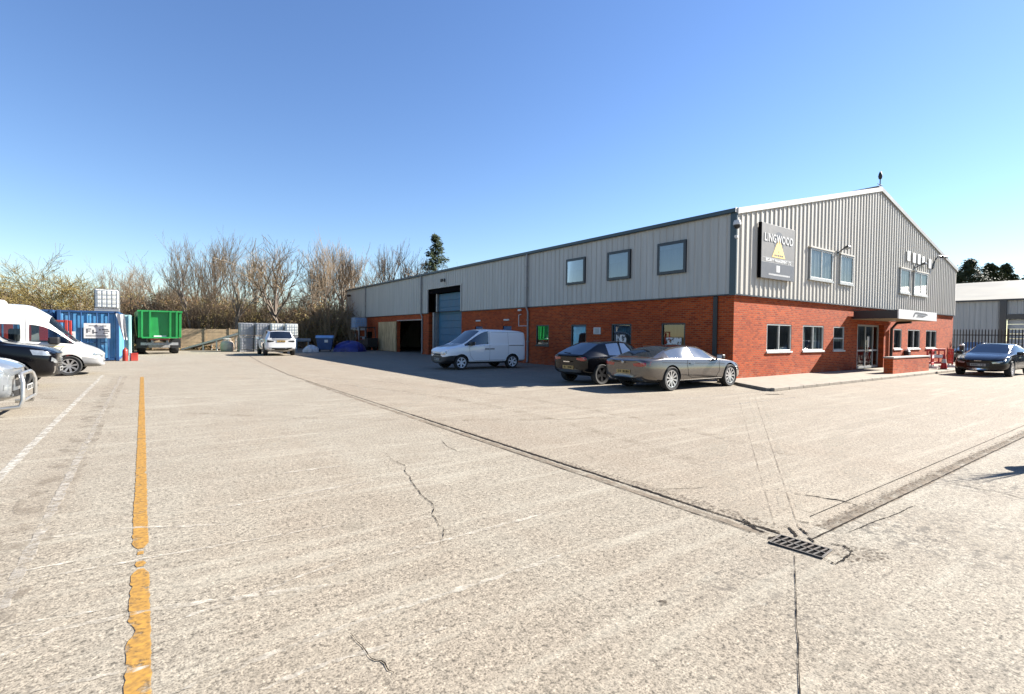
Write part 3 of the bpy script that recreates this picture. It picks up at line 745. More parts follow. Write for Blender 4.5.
b=MB(); b.bb(-.16,-.141,-.76,.10,-.1375,-.50); b.build('white_block',M['signwhite'],t)
b=MB(); x=-.72; rnd=random.Random(4)
while x<.85:
    w=rnd.uniform(.04,.075); b.bb(x,-.140,-.90,x+w,-.1375,-.835); x+=w+.022
b.build('small_lettering',M['signwhite'],t)

# five white plates in a row, one after a gap
wl=['white rectangular plate on the gable, leftmost of the row of five','white rectangular plate on the gable, second of the row of five','white rectangular plate on the gable, middle of the row of five','white rectangular plate on the gable, just before the gap in the row','white rectangular plate on the gable, alone after the gap in the row']
for k,(x,z) in enumerate(((16.85,6.18),(17.72,6.15),(18.50,6.15),(19.22,6.10),(20.35,6.06))):
    t=thing('letter_plate',wl[k],'sign plate',(x,-CO-.036,z),group='white plates in a row on the gable')
    b=MB(); b.bb(-.22,-.05,-.27,.22,-.012,.27); b.build('plate',M['signwhite'],t,bevel=.004)
    b=MB(); b.bb(-.05,-.0119,-.3,.05,0,.3); b.build('bracket',M['frame_grey'],t)

def floodlight(name,lab,x,z,arm,tilt,yaw=0):
    t=thing(name,lab,'floodlight',(x,-CO-.036,z))
    b=MB(); b.bb(-.08,-.03,-.10,.08,0,.10); b.tube([(0,-.03,0),(arm*.35,-.12,.10),(arm,-.22,.24)],.028,8); b.build('arm',M['frame_dark'],t)
    b=MB(); Q=Euler((R_(tilt),0,R_(yaw))).to_matrix(); b.box((arm,-.30,.24),(.30,.22,.10),M=Q); h=b.build('lamp_head',M['frame_dark'],t,bevel=.02)
    b=MB(); b.box(Vector((arm,-.30,.24))+Q@Vector((0,0,-.055)),(.30,.20,.008),M=Q); b.build('lens',M['lamp'],h)
floodlight('floodlight','dark floodlight on a short arm between the two left upper windows of the gable',8.05,5.45,.25,-25)
floodlight('floodlight','dark floodlight just above the right-hand pair of upper windows',17.95,5.62,.45,-25)
t=thing('swan_neck_lamp','dark curved swan-neck lamp high near the right end of the gable','wall lamp',(20.95,-CO-.036,5.80))
b=MB(); b.tube([(0,-.02,0),(.0,-.05,.30),(.12,-.12,.62),(.35,-.2,.80),(.65,-.26,.82)],.035,8); b.build('arm',M['frame_dark'],t,smooth=40)
b=MB(); b.box((.90,-.30,.77),(.55,.24,.12),rz=R_(-10)); b.build('lamp_head',M['frame_dark'],t,bevel=.03)

t=thing('security_camera','white dome security camera on the corner of the cladding','security camera',(-CO-.06,-.12,5.62))
b=MB(); b.bb(-.02,-.06,-.1,.02,.06,.1); b.tube([(-.02,0,.06),(-.12,-.05,.1),(-.20,-.12,.08)],.03,8); b.build('bracket',M['white_plastic'],t)
b=MB(); b.lathe([(0,.12),(.10,.10),(.13,.02),(.13,-.06),(.001,-.06)],18,c=(-.22,-.14,0)); b.build('housing',M['white_plastic'],t,smooth=40)
b=MB(); b.lathe([(.115,-.062),(.10,-.14),(.05,-.19),(0,-.2)],18,c=(-.22,-.14,0)); b.build('dome',M['black'],t,smooth=60)
t=thing('security_camera','small white bullet camera on the corner flashing below the dome camera','security camera',(-CO-.06,-.14,5.18))
b=MB(); b.bb(-.02,-.05,-.05,.02,.05,.05); b.build('bracket',M['white_plastic'],t)
b=MB(); b.tube([(-.03,-.0,0),(-.28,-.12,-.03)],.055,10); b.build('housing',M['white_plastic'],t,smooth=40)
t=thing('security_camera','black camera under the eaves at the far end of the long wall','security camera',(-CO-.04,43.4,5.55))
b=MB(); b.bb(-.05,-.1,-.1,0,.1,.1); b.build('bracket',M['black'],t)
b=MB(); b.tube([(-.05,0,0),(-.35,-.2,-.05)],.12,10); b.build('housing',M['black'],t,smooth=40)
t=thing('floodlight','small black floodlight on the cladding above the blue roller door','floodlight',(-CO-.04,22.2,5.45))
b=MB(); b.bb(-.04,-.06,-.1,0,.06,.12); b.tube([(-.03,0,0),(-.18,0,.04)],.025,8); b.build('arm',M['black'],t)
b=MB(); b.box((-.22,0,-.02),(.10,.24,.22)); b.build('lamp_head',M['black'],t,bevel=.02)
t=thing('roof_aerial','black bird-shaped vane on a thin pole at the gable peak','roof ornament',(WID/2,-.05,RZ+.06))
b=MB(); b.tube([(0,0,0),(0,0,.75)],.025,6); b.build('pole',M['black'],t)
b=MB(); b.lathe([(0,.38),(.07,.42),(.095,.54),(.07,.68),(.03,.78),(0,.80)],10,c=(0,0,0)); b.tube([(-.28,0,.12),(.28,0,.12)],.02,6); b.build('vane',M['black'],t,smooth=50)
for nm,x in (('first',17.2),('second',21.6)):
    t=thing('wall_box','small black box low on the gable brick, '+('left' if nm=='first' else 'right')+' one above the low wall','wall box',(x,-.001,.82),group='black boxes on the gable brick')
    b=MB(); b.bb(-.16,-.22,-.14,.16,0,.10); b.build('box_body',M['black'],t,bevel=.02)
    b=MB(); b.bb(-.14,-.2,.101,.14,-.02,.2); b.build('box_lid',M['white_plastic'],t,bevel=.02)

# low brick wall by the entrance
t=thing('low_brick_wall','low red brick wall with a pale coping beside the entrance','brick wall',(8.75,-2.12,.085))
b=MB(); b.bb(0,0,0,4.6,.34,.66); b.build('brickwork',M['brick_xy'],t)
b=MB(); b.bb(-.03,-.03,.662,4.63,.37,.73); b.build('coping',M['stone_cope'],t,bevel=.012)

# ------------------------------------------------------------------ the unit next door
nb=thing('neighbour_warehouse','grey ribbed warehouse with a cream roof behind the black fence','warehouse',(45,-30,0))
b=MB()
for (a,c,zb) in ((0,25.2,0),(25.2,30.9,3.45),(30.9,62,0)):
    us=ribs(a,c,.4,.04,.24); vs=[]
    for u,d in us: vs+=[(-d,u,zb),(-d,u,5.28)]
    b.add(vs,[(2*i,2*i+2,2*i+3,2*i+1) for i in range(len(us)-1)])
b.build('wall',M['clad_side'],nb,fixn=False)
b=MB(); b.poly([(0,62,0),(25,62,0),(25,62,5.28),(12.5,62,7.9),(0,62,5.28)]); b.poly([(0,0,0),(25,0,0),(25,0,5.28),(12.5,0,7.9),(0,0,5.28)]); b.build('end_wall',M['clad_side'],nb,fixn=False)
b=MB(); b.quad((-.3,-.3,5.26),(-.3,62.3,5.26),(12.5,62.3,7.95),(12.5,-.3,7.95)); b.quad((25.3,-.3,5.26),(25.3,62.3,5.26),(12.5,62.3,7.95),(12.5,-.3,7.95)); b.build('roof',M['roof_cream'],nb,fixn=False)
b=MB(); b.bb(-.32,-.3,5.12,-.05,62.3,5.24); b.build('gutter',M['frame_dark'],nb)
b=MB(); b.bb(-.25,30.9,0,-.045,31.35,5.12); b.bb(-.2,25.0,3.45,-.045,30.9,3.9); b.build('door_surround',M['frame_dark'],nb)
b=MB()
for i in range(8): b.bb(.12,25.22,.01+i*.43,.18,30.88,.42+i*.43)
b.build('roller_door',M['white_trim'],nb,bevel=.01)
b=MB(); b.bb(-.25,35.0,4.5,-.045,35.35,4.7); b.build('wall_lamp',M['black'],nb)

# palisade fence
pf=thing('palisade_fence','tall black steel palisade fence running from the corner of the brick building','fence',(26.5,.25,0),0)
b=MB(); k=0
while k*.155<14:
    y=-k*.155
    prof=[(-.03,y-.03),(0,y-.018),(.0,y+.018),(-.03,y+.03),(-.034,y+.03),(-.006,y+.018),(-.006,y-.018),(-.034,y-.03)]
    b.bb(-.02,y-.03,.06,.0,y+.03,2.2); b.add([(-.02,y-.03,2.2),(0,y-.03,2.2),(0,y+.03,2.2),(-.02,y+.03,2.2),(-.01,y,2.32)],[(0,1,4),(1,2,4),(2,3,4),(3,0,4)]); k+=1
b.build('pales',M['black'],pf,fixn=False)
for z in(.45,1.9):
    b=MB(); b.bb(.003,-14,z-.03,.05,0.05,z+.03); b.build('rail',M['black'],pf)
for y in(0,-2.75,-5.5,-8.25,-11):
    b=MB(); b.bb(.052,y-.05,0,.15,y+.05,2.3); b.build('post',M['black'],pf)
# ================================================================== vehicles
def scaled(rows,sx=1,sy=1,sz=1):
    out=[]
    for r in rows:
        x,w,zf,zs,zm,ws,zb,we,ze,zr,sd,tp=r[:12]
        q=[x*sx,w*sy,zf*sz,zs*sz,zm*sz,ws*sy,zb*sz,we*sy,ze*sz,zr*sz,sd,tp]
        if len(r)>12: q.append(tuple((a*sy,b*sz) for a,b in r[12]))
        out.append(tuple(q))
    return out
COUPE=[
(-2.47,.74,.42,.50,.66,.72,.84,.62,.90,.92,'p','p'),
(-2.38,.87,.30,.42,.66,.84,.92,.72,.97,.99,'p','p'),
(-1.95,.94,.22,.36,.66,.90,.965,.76,1.015,1.045,'p','g'),
(-1.42,.955,.20,.34,.66,.895,.985,.66,1.20,1.25,'g','g'),
(-.95,.95,.20,.34,.66,.885,.97,.62,1.305,1.36,'g','p'),
(-.30,.945,.20,.34,.66,.885,.955,.62,1.345,1.41,'p','p'),
(-.26,.945,.20,.34,.66,.885,.955,.62,1.345,1.41,'g','p'),
(.32,.945,.20,.34,.66,.885,.94,.61,1.315,1.385,'g','g'),
(1.22,.95,.20,.34,.66,.89,.915,.72,.95,.99,'p','p'),
(1.85,.945,.20,.34,.64,.87,.86,.70,.885,.91,'p','p'),
(2.33,.88,.20,.34,.60,.79,.74,.60,.765,.80,'p','p'),
(2.55,.68,.24,.36,.52,.63,.64,.46,.665,.685,'p','p')]
SEDAN=[r[:10]+(s,t) for r,(s,t) in zip(COUPE,[('p','p'),('p','p'),('p','g'),('g','g'),('g','p'),('p','p'),('g','p'),('g','g'),('p','p'),('p','p'),('p','p'),('p','p')])]
SUV=[
(-2.16,.78,.45,.56,.76,.76,.98,.62,1.02,1.04,'p','p'),
(-2.10,.88,.34,.47,.76,.86,1.01,.74,1.06,1.09,'p','g'),
(-1.74,.92,.25,.40,.76,.885,1.03,.64,1.44,1.51,'p','p'),
(-1.50,.925,.24,.39,.76,.89,1.03,.66,1.48,1.56,'g','p'),
(-.36,.925,.22,.38,.76,.89,1.01,.67,1.52,1.60,'p','p'),
(-.28,.925,.22,.38,.76,.89,1.01,.67,1.52,1.60,'g','p'),
(.38,.925,.22,.38,.75,.89,1.00,.65,1.47,1.555,'g','g'),
(1.12,.92,.22,.38,.74,.885,.975,.73,1.01,1.055,'p','p'),
(1.72,.905,.22,.38,.72,.86,.93,.72,.965,.995,'p','p'),
(2.08,.84,.24,.40,.68,.79,.83,.64,.86,.89,'p','p'),
(2.22,.68,.32,.45,.60,.64,.74,.50,.765,.79,'p','p')]
HATCH=[]
for r in SUV:
    q=list(r)
    if abs(r[0]+1.74)<.01: q[0]=-1.22
    elif abs(r[0]+1.50)<.01: q[0]=-.98; q[8]=1.47; q[9]=1.55
    HATCH.append(tuple(q))
VAN=[
(-2.22,.86,.36,.45,.80,.86,1.10,.76,1.58,1.66,'p','p'),
(-2.14,.91,.28,.40,.80,.905,1.13,.81,1.69,1.79,'p','p'),
(-1.30,.92,.24,.37,.80,.91,1.13,.82,1.755,1.85,'p','p'),
(-.12,.92,.24,.37,.80,.91,1.12,.81,1.76,1.86,'p','p'),
(-.04,.92,.24,.37,.80,.91,1.12,.81,1.76,1.86,'g','p'),
(.36,.92,.24,.37,.79,.905,1.10,.78,1.69,1.80,'g','g'),
(1.18,.915,.24,.37,.77,.895,1.05,.77,1.11,1.16,'p','p'),
(1.92,.885,.24,.38,.74,.84,.95,.70,.985,1.02,'p','p'),
(2.10,.82,.26,.40,.68,.77,.86,.62,.89,.92,'p','p'),
(2.18,.68,.32,.44,.62,.64,.74,.50,.77,.79,'p','p')]
def hi(y7,z7,y8,z8): return ((y7,z7),(y8,z8))
BUS=[
(-2.76,.88,.42,.50,1.0,.90,1.14,.84,1.78,2.36,'p','p',hi(.72,2.16,.45,2.32)),
(-2.66,.97,.32,.45,1.0,.965,1.16,.90,1.80,2.47,'p','p',hi(.78,2.25,.48,2.43)),
(-1.95,.985,.28,.42,1.0,.975,1.15,.915,1.80,2.49,'g','p',hi(.80,2.27,.50,2.45)),
(-.74,.985,.28,.42,1.0,.975,1.15,.915,1.79,2.49,'p','p',hi(.80,2.27,.50,2.45)),
(-.64,.985,.28,.42,1.0,.975,1.15,.915,1.79,2.49,'g','p',hi(.80,2.27,.50,2.45)),
(.64,.985,.28,.42,1.0,.975,1.15,.915,1.77,2.47,'p','p',hi(.80,2.25,.50,2.43)),
(.82,.985,.28,.42,1.0,.975,1.15,.91,1.77,2.43,'g','p',hi(.79,2.2,.50,2.39)),
(1.30,.98,.28,.42,.98,.965,1.13,.86,1.72,2.08,'g','g',hi(.79,1.84,.46,2.03)),
(1.98,.97,.28,.42,.94,.94,1.08,.78,1.10,1.17,'p','p'),
(2.40,.94,.28,.42,.86,.89,.94,.72,.965,1.01,'p','p'),
(2.66,.86,.28,.42,.74,.79,.80,.60,.83,.86,'p','p'),
(2.76,.70,.34,.46,.62,.64,.68,.48,.705,.73,'p','p')]

def loft(rows,bow=.06):
    vs=[];fs=[];mi=[]
    nr=18
    for i,r in enumerate(rows):
        x,w,zf,zs,zm,ws,zb,we,ze,zr=r[:10]
        p78=r[12] if len(r)>12 else ((we-.07,ze+.55*(zr-ze)),(.5*we,zr-.012))
        half=[(0,zf),(.76*w,zf),(.965*w,zs),(w,zm),(ws,zb),(ws-.022,zb+.022),(we,ze),p78[0],p78[1],(0,zr)]
        e=(i/(len(rows)-1)-.5)*2; bw=bow*max(0,abs(e)-.55)/.45*(1 if e>0 else -1)
        ring=half+[(-y,z) for y,z in half[-2:0:-1]]
        for y,z in ring: vs.append((x-bw*(y/.9)**2,y,z))
    R=len(rows)
    for i in range(R-1):
        sd,tp=rows[i][10],rows[i][11]
        for k in range(nr):
            k2=(k+1)%nr
            fs.append((i*nr+k,i*nr+k2,(i+1)*nr+k2,(i+1)*nr+k))
            kk=k if k<9 else 17-k
            m=0
            if kk==5 and sd=='g': m=1
            if kk in(7,8) and tp=='g': m=2
            if kk==7 and False: m=0
            mi.append(m)
    for i0,flip in((0,0),(R-1,1)):
        o=i0*nr
        for k in range(9):
            a,b=k,k+1; c,d=(18-b)%18,(18-a)%18
            f=[o+a,o+b,o+c,o+d]; f2=[]
            for q in f:
                if q not in f2: f2.append(q)
            if len(f2)<3: continue
            fs.append(tuple(f2 if flip else f2[::-1])); mi.append(0)
    return vs,fs,mi

def make_car(name,label,rows,paintmat,wheels,loc,rz,rim='alloy',glassmat=None,cat='car',group=None,spokes=10,belt=None,rr=.33,arch_gap=.055,sub=2,tread=.235,zones=()):
    glassmat=glassmat or M['carglass']
    root=thing(name,label,cat,loc,rz,group)
    vs,fs,mi=loft(rows)
    me=bpy.data.meshes.new('tmp'); me.from_pydata(vs,[],fs)
    for m in(paintmat,glassmat,glassmat,M['matte_black']): me.materials.append(m)
    me.polygons.foreach_set('material_index',mi)
    bm=bmesh.new(); bm.from_mesh(me); bmesh.ops.recalc_face_normals(bm,faces=bm.faces)
    cl=bm.edges.layers.float.new('crease_edge')
    nf=len(rows)
    for e in bm.edges:
        if len(e.link_faces)==2:
            a,b=e.link_faces
            if (a.material_index in(1,2))!=(b.material_index in(1,2)): e[cl]=.92
            elif a.calc_center_median().x>rows[-1][0]-.02 or b.calc_center_median().x>rows[-1][0]-.02 or a.calc_center_median().x<rows[0][0]+.02 or b.calc_center_median().x<rows[0][0]+.02:
                if e.calc_face_angle(0)>R_(25): e[cl]=.35
        ks={v.index%18 for v in e.verts}
        if ks<= {4} or ks<={14}: e[cl]=max(e[cl],.45)
        if ks<= {2} or ks<={16}: e[cl]=max(e[cl],.5)
    cv=bm.verts.layers.float.new('crease_vert')
    for v in bm.verts:
        be=[e for e in v.link_edges if len(e.link_faces)==2 and (e.link_faces[0].material_index in(1,2))!=(e.link_faces[1].material_index in(1,2))]
        if len(be)==2:
            a=(be[0].other_vert(v).co-v.co); c=(be[1].other_vert(v).co-v.co)
            if a.angle(c)<R_(140): v[cv]=.9
    bm.to_mesh(me); bm.free()
    o=bpy.data.objects.new('tmp',me); COL.objects.link(o)
    s=o.modifiers.new('s','SUBSURF'); s.levels=sub; s.render_levels=sub
    # wheel arches
    c=MB(); tr=max(r[1] for r in rows)
    for wx in wheels:
        for sgn in(1,-1):
            rad=rr+arch_gap; n=36
            y0,y1=sgn*(tr-.34),sgn*(tr+.3)
            prof=[(rad*math.cos(2*math.pi*k/n)+wx,rad*math.sin(2*math.pi*k/n)+rr) for k in range(n)]
            c.prism([(a,z) for a,z in prof],min(y0,y1),max(y0,y1),'y')
    co=c.build('cut',[M['matte_black']]); 
    for m in(paintmat,glassmat,glassmat): pass
    bo=o.modifiers.new('b','BOOLEAN'); bo.object=co; bo.operation='DIFFERENCE'; bo.solver='EXACT'
    try: bo.material_mode='TRANSFER'
    except Exception: pass
    dg=bpy.context.evaluated_depsgraph_get()
    fin=bpy.data.meshes.new_from_object(o.evaluated_get(dg))
    for x in(o,co):
        d=x.data; bpy.data.objects.remove(x); bpy.data.meshes.remove(d)
    bm=bmesh.new(); bm.from_mesh(fin); bvh=BVHTree.FromBMesh(bm)
    names=[m.name for m in fin.materials]
    # split: body / side windows / windscreen and rear screen
    def part(nm,sel,mat_list,thick=0):
        b2=bm.copy(); b2.faces.ensure_lookup_table()
        bmesh.ops.delete(b2,geom=[f for f in b2.faces if not sel(f)],context='FACES')
        if not b2.faces: b2.free(); return None
        m=bpy.data.meshes.new(nm); b2.to_mesh(m); b2.free()
        m.materials.clear()
        for q in mat_list: m.materials.append(q)
        m.shade_smooth(); m.set_sharp_from_angle(angle=R_(38))
        ob=bpy.data.objects.new(nm,m); COL.objects.link(ob); ob.parent=root; return ob
    def inzone(f): 
        c=f.calc_center_median()
        for k_,(zn,fn,mt) in enumerate(zones):
            if f.material_index==0 and fn(c): return k_
        return -1
    body=part('body',lambda f:f.material_index not in(1,2) and inzone(f)<0,list(fin.materials))
    for k_,(zn,fn,mt) in enumerate(zones): part(zn,lambda f,k_=k_:inzone(f)==k_,[mt]*4)
    cx=(rows[0][0]+rows[-1][0])/2
    part('windscreen',lambda f:f.material_index==2 and f.calc_center_median().x>cx,[M['carglass'] if glassmat is M['carglass_light'] else glassmat]*3)
    part('rear_window',lambda f:f.material_index==2 and f.calc_center_median().x<cx,[M['carglass'] if glassmat is M['carglass_light'] else glassmat]*3)
    for sgn in(1,-1):
        part('side_window',lambda f,sgn=sgn:f.material_index==1 and f.calc_center_median().y*sgn>0,[glassmat]*3)
    bm.free(); bpy.data.meshes.remove(fin)
    # wheels
    wproto=None
    for wx in wheels:
        for sgn in(1,-1):
            if wproto is None:
                h=MB(); h.lathe([(0,-.07),(rr*.60,-.07),(rr*.60,.03),(0,.03)],20,'y')
                wo=h.build('wheel',M['matte_black'],root); wproto=wo
                ri=rr*.70; T=tread/2
                t=MB(); t.lathe([(ri,-T*.8),(rr*.93,-T),(rr*.985,-T*.85),(rr,-T*.5),(rr,T*.5),(rr*.985,T*.85),(rr*.93,T),(ri,T*.8)],40,'y',closed=True)
                t.build('tyre',M['rubber'],wo,smooth=45)
                q=MB(); q.lathe([(ri*1.02,-T*.7),(ri*1.02,-T*.86),(ri*.93,-T*.84),(ri*.90,-T*.5),(ri*.90,T*.5)],40,'y')
                q.lathe([(0,-T*.72),(ri*.17,-T*.70),(ri*.20,-T*.45),(0,-T*.45)],20,'y')
                for k in range(spokes):
                    a=2*math.pi*k/spokes; wd=ri*2.0/spokes*.55
                    ca,sa=math.cos(a),math.sin(a)
                    pts=[]
                    for r_,hw,yy in((ri*.14,wd*.7,-T*.68),(ri*.93,wd,-T*.80)):
                        for yo in(0,.02):
                            for s_ in(-1,1): pts.append((r_*ca-s_*hw*sa,yy+yo,r_*sa+s_*hw*ca))
                    q.add(pts,[(0,1,5,4),(2,6,7,3),(0,4,6,2),(1,3,7,5),(4,5,7,6),(0,2,3,1)])
                q.build('rim',M[rim],wo,smooth=30)
                wo.location=(wx,sgn*(tr-tread/2-.015),rr); wo.rotation_euler=(0,.3,0 if sgn<0 else math.pi)
            else:
                dup(wproto,(wx,sgn*(tr-tread/2-.015),rr),parent=root).rotation_euler=(0,.3+wx,0 if sgn<0 else math.pi)
    info=dict(root=root,bvh=bvh,body=body,rows=rows,tr=tr)
    return info

def conform(car,name,pts,view,mat,off=.006,parent=None,skirt=.03,rings=4,mirror=False,smooth=True):
    "a lens, trim or panel that follows the body surface under an outline"
    bvh=car['bvh']; res=[]
    def cast(u,v,sg):
        if view=='side': o,d=Vector((u,sg*3,v)),Vector((0,-sg,0))
        elif view=='front': o,d=Vector((5,u*sg,v)),Vector((-1,0,0))
        elif view=='rear': o,d=Vector((-5,u*sg,v)),Vector((1,0,0))
        else: o,d=Vector((u,v*sg,5)),Vector((0,0,-1))
        h=bvh.ray_cast(o,d)
        return (h[0],-d,h[1]) if h[0] is not None else None
    for sg in((1,-1) if (mirror or view=='side') else (1,)):
        # refine outline
        P=[]
        for a,b in zip(pts,pts[1:]+pts[:1]):
            n=max(1,int(math.hypot(b[0]-a[0],b[1]-a[1])/.08))
            for i in range(n): P.append((a[0]+(b[0]-a[0])*i/n,a[1]+(b[1]-a[1])*i/n))
        cx=sum(p[0] for p in P)/len(P); cy=sum(p[1] for p in P)/len(P)
        b=MB(); n=len(P); ok=True; ringsv=[]
        c0=cast(cx,cy,sg)
        if c0 is None: continue
        last=c0
        for k in range(rings+1):
            s=1-k/(rings+.0001); row=[]
            for p in P:
                h=cast(cx+(p[0]-cx)*max(s,.02),cy+(p[1]-cy)*max(s,.02),sg)
                if h is None: h=last
                last=h; row.append(h[0]+h[1]*off)
                if k==0: ringsv.append(h[0]-h[1]*skirt)
            b.v+= [tuple(q) for q in row]
        for k in range(rings):
            for i in range(n):
                j=(i+1)%n; b.f.append((k*n+i,k*n+j,(k+1)*n+j,(k+1)*n+i)); b.m.append(0)
        b.f.append(tuple(rings*n+i for i in range(n))); b.m.append(0)
        o=len(b.v); b.v+= [tuple(q) for q in ringsv]
        for i in range(n):
            j=(i+1)%n; b.f.append((o+i,o+j,j,i)); b.m.append(0)
        res.append(b.build(name,mat,parent or car['root'],smooth=50 if smooth else None))
    return res
def seam(car,name,lines,view,mat,w=.012,off=.003):
    "thin dark shut lines on the body, one mesh per side"
    bvh=car['bvh']
    for sg in(1,-1):
        b=MB()
        for pts in lines:
            Q=[]
            for a,c in zip(pts,pts[1:]):
                n=max(2,int(math.hypot(c[0]-a[0],c[1]-a[1])/.06))
                for i in range(n+1): Q.append((a[0]+(c[0]-a[0])*i/n,a[1]+(c[1]-a[1])*i/n))
            L=[];last=None
            for i,q in enumerate(Q):
                o,d=(Vector((q[0],sg*3,q[1])),Vector((0,-sg,0)))
                h=bvh.ray_cast(o,d)
                if h[0] is None: continue
                L.append((h[0]-d*off,q))
            vs=[]
            for i,(p,q) in enumerate(L):
                a=L[max(0,i-1)][0]; c=L[min(len(L)-1,i+1)][0]; t=(c-a); 
                if t.length<1e-6: t=Vector((1,0,0))
                t.normalize(); nn=t.cross(Vector((0,sg,0)))
                if nn.length<1e-6: nn=Vector((0,0,1))
                nn.normalize(); vs+=[p+nn*w/2,p-nn*w/2]
            b.add(vs,[(2*i,2*i+1,2*i+3,2*i+2) for i in range(len(L)-1)])
        b.build(name,mat,car['root'],fixn=False)
def mirrors(car,x,z,mat,y=None,s=1):
    y=y or car['tr']
    for sg in(1,-1):
        b=MB(); b.box((x-.02,sg*(y+.075),z+.06*s),(.15*s,.22*s,.14*s))
        mm=b.build('mirror',mat,car['root'],bevel=.045,bseg=3,smooth=60)
        b=MB(); b.box((x-.099*s,sg*(y+.08),z+.06*s),(.004,.17*s,.10*s)); b.build('mirror_glass',M['chrome'],mm)
        b=MB(); b.box((x+.02,sg*(y-.02),z+.0),(.08,.16,.035)); b.build('mirror_stalk',M['black'],mm)
def plate(car,kind,z,w=.52,h=.11,y=0,mat=None,tilt=0,x=None):
    rows=car['rows']; s=1 if kind=='front' else -1
    hh=car['bvh'].ray_cast(Vector((s*5,y,z)),Vector((-s,0,0)))
    xx=x if x is not None else hh[0].x+s*.012
    b=MB(); b.bb(xx-.008,y-w/2,z-h/2,xx+.008,y+w/2,z+h/2); p=b.build('number_plate',mat,car['root'],bevel=.003)
    b=MB(); rnd=random.Random(int(abs(xx)*1000)); u=-w*.42; k=0
    while u<w*.40:
        ww=.042; q=xx+s*.0095
        if k!=4:
            b.bb(q-.0015,y+u,z-h*.30,q+.0015,y+u+.012,z+h*.30); 
            if rnd.random()<.7: b.bb(q-.0015,y+u+.028,z-h*.30,q+.0015,y+u+.04,z+h*.30)
            b.bb(q-.0016,y+u+.0121,z+h*(.18 if rnd.random()<.6 else -.28),q+.0016,y+u+.0279,z+h*(.30 if 1 else 0)*1.0 if False else z+h*.29)
        u+=.062; k+=1
    b.build('plate_characters',M['matte_black'],p)
def handles(car,xs,z,mat):
    for x in xs: conform(car,'door_handle',[(x-.11,z-.018),(x+.11,z-.015),(x+.11,z+.02),(x-.11,z+.018)],'side',mat,off=.028,rings=1,skirt=.0)
def floor_shadow(car): pass

M['steel_bar']=pm('brushed_steel_bar',(.42,.41,.39),.3,.75,.1,9)
M['hubcap']=pm('silver_wheel_trim',(.62,.63,.64),.4,.1,.1,9)
# ---- bronze-grey coupe, nose to the building corner
P_=paint('bronze_grey_metallic',(.105,.091,.08),.6,.22,.02)
n_=P_.node_tree
for nd in n_.nodes:
    if nd.type=='BSDF_PRINCIPLED': nd.inputs['Metallic'].default_value=.65
car=make_car('parked_car','bronze-grey two-door coupe with a dark glass roof parked nose towards the brick corner',scaled(COUPE,.985,.98,.955),P_,(-1.32,1.62),(-3.48,-.12,0),R_(-1),spokes=10,glassmat=M['carglass_light'],rr=.355,group='cars parked beside the long wall')
r=car['root']
conform(car,'roof_panel',[(-.95,-.54),(-.95,.54),(.30,.54),(.30,-.54)],'top',M['carglass'],off=.004,skirt=.004,rings=5)
conform(car,'tail_light',[(.36,.80),(.60,.83),(.84,.86),(.84,.76),(.60,.72),(.40,.73)],'rear',M['tail'],mirror=True)
conform(car,'diffuser',[(-.62,.26),(.62,.26),(.58,.40),(-.58,.40)],'rear',M['black'],off=.01)
conform(car,'headlight',[(.38,.60),(.55,.64),(.80,.73),(.84,.66),(.66,.55),(.45,.53)],'front',M['lamp'],mirror=True)
conform(car,'grille',[(-.40,.42),(.40,.42),(.42,.58),(-.42,.58)],'front',M['black'])
seam(car,'door_seam',[[(-.55,.92),(-.62,.75),(-.55,.42),(-.35,.36),(.85,.36),(.98,.5),(1.02,.86)],],'side',M['matte_black'])
seam(car,'trim_strip',[[(-1.75,.84),(-.6,.80),(1.0,.765),(1.3,.74)]],'side',M['black'],w=.016)
seam(car,'sill_trim',[[(-.9,.30),(1.2,.30)]],'side',M['chrome'],w=.02,off=.008)
handles(car,[-.38],.79,P_); mirrors(car,.93,.92,M['black']); plate(car,'rear',.56,mat=M['plate_y'])
b=MB(); b.lathe([(.035,-.004),(.045,0),(.035,.004)],16,'x',c=(-2.455,0,.83)); b.tube([(-2.46,0,.83),(-2.46,0,.87)],.005,4); b.tube([(-2.46,0,.83),(-2.46,.035,.81)],.005,4); b.tube([(-2.46,0,.83),(-2.46,-.035,.81)],.005,4); b.build('boot_badge',M['chrome'],r)
conform(car,'exhaust_tip',[(.48,.30),(.66,.30),(.66,.37),(.48,.37)],'rear',M['chrome'],off=.02,mirror=True)

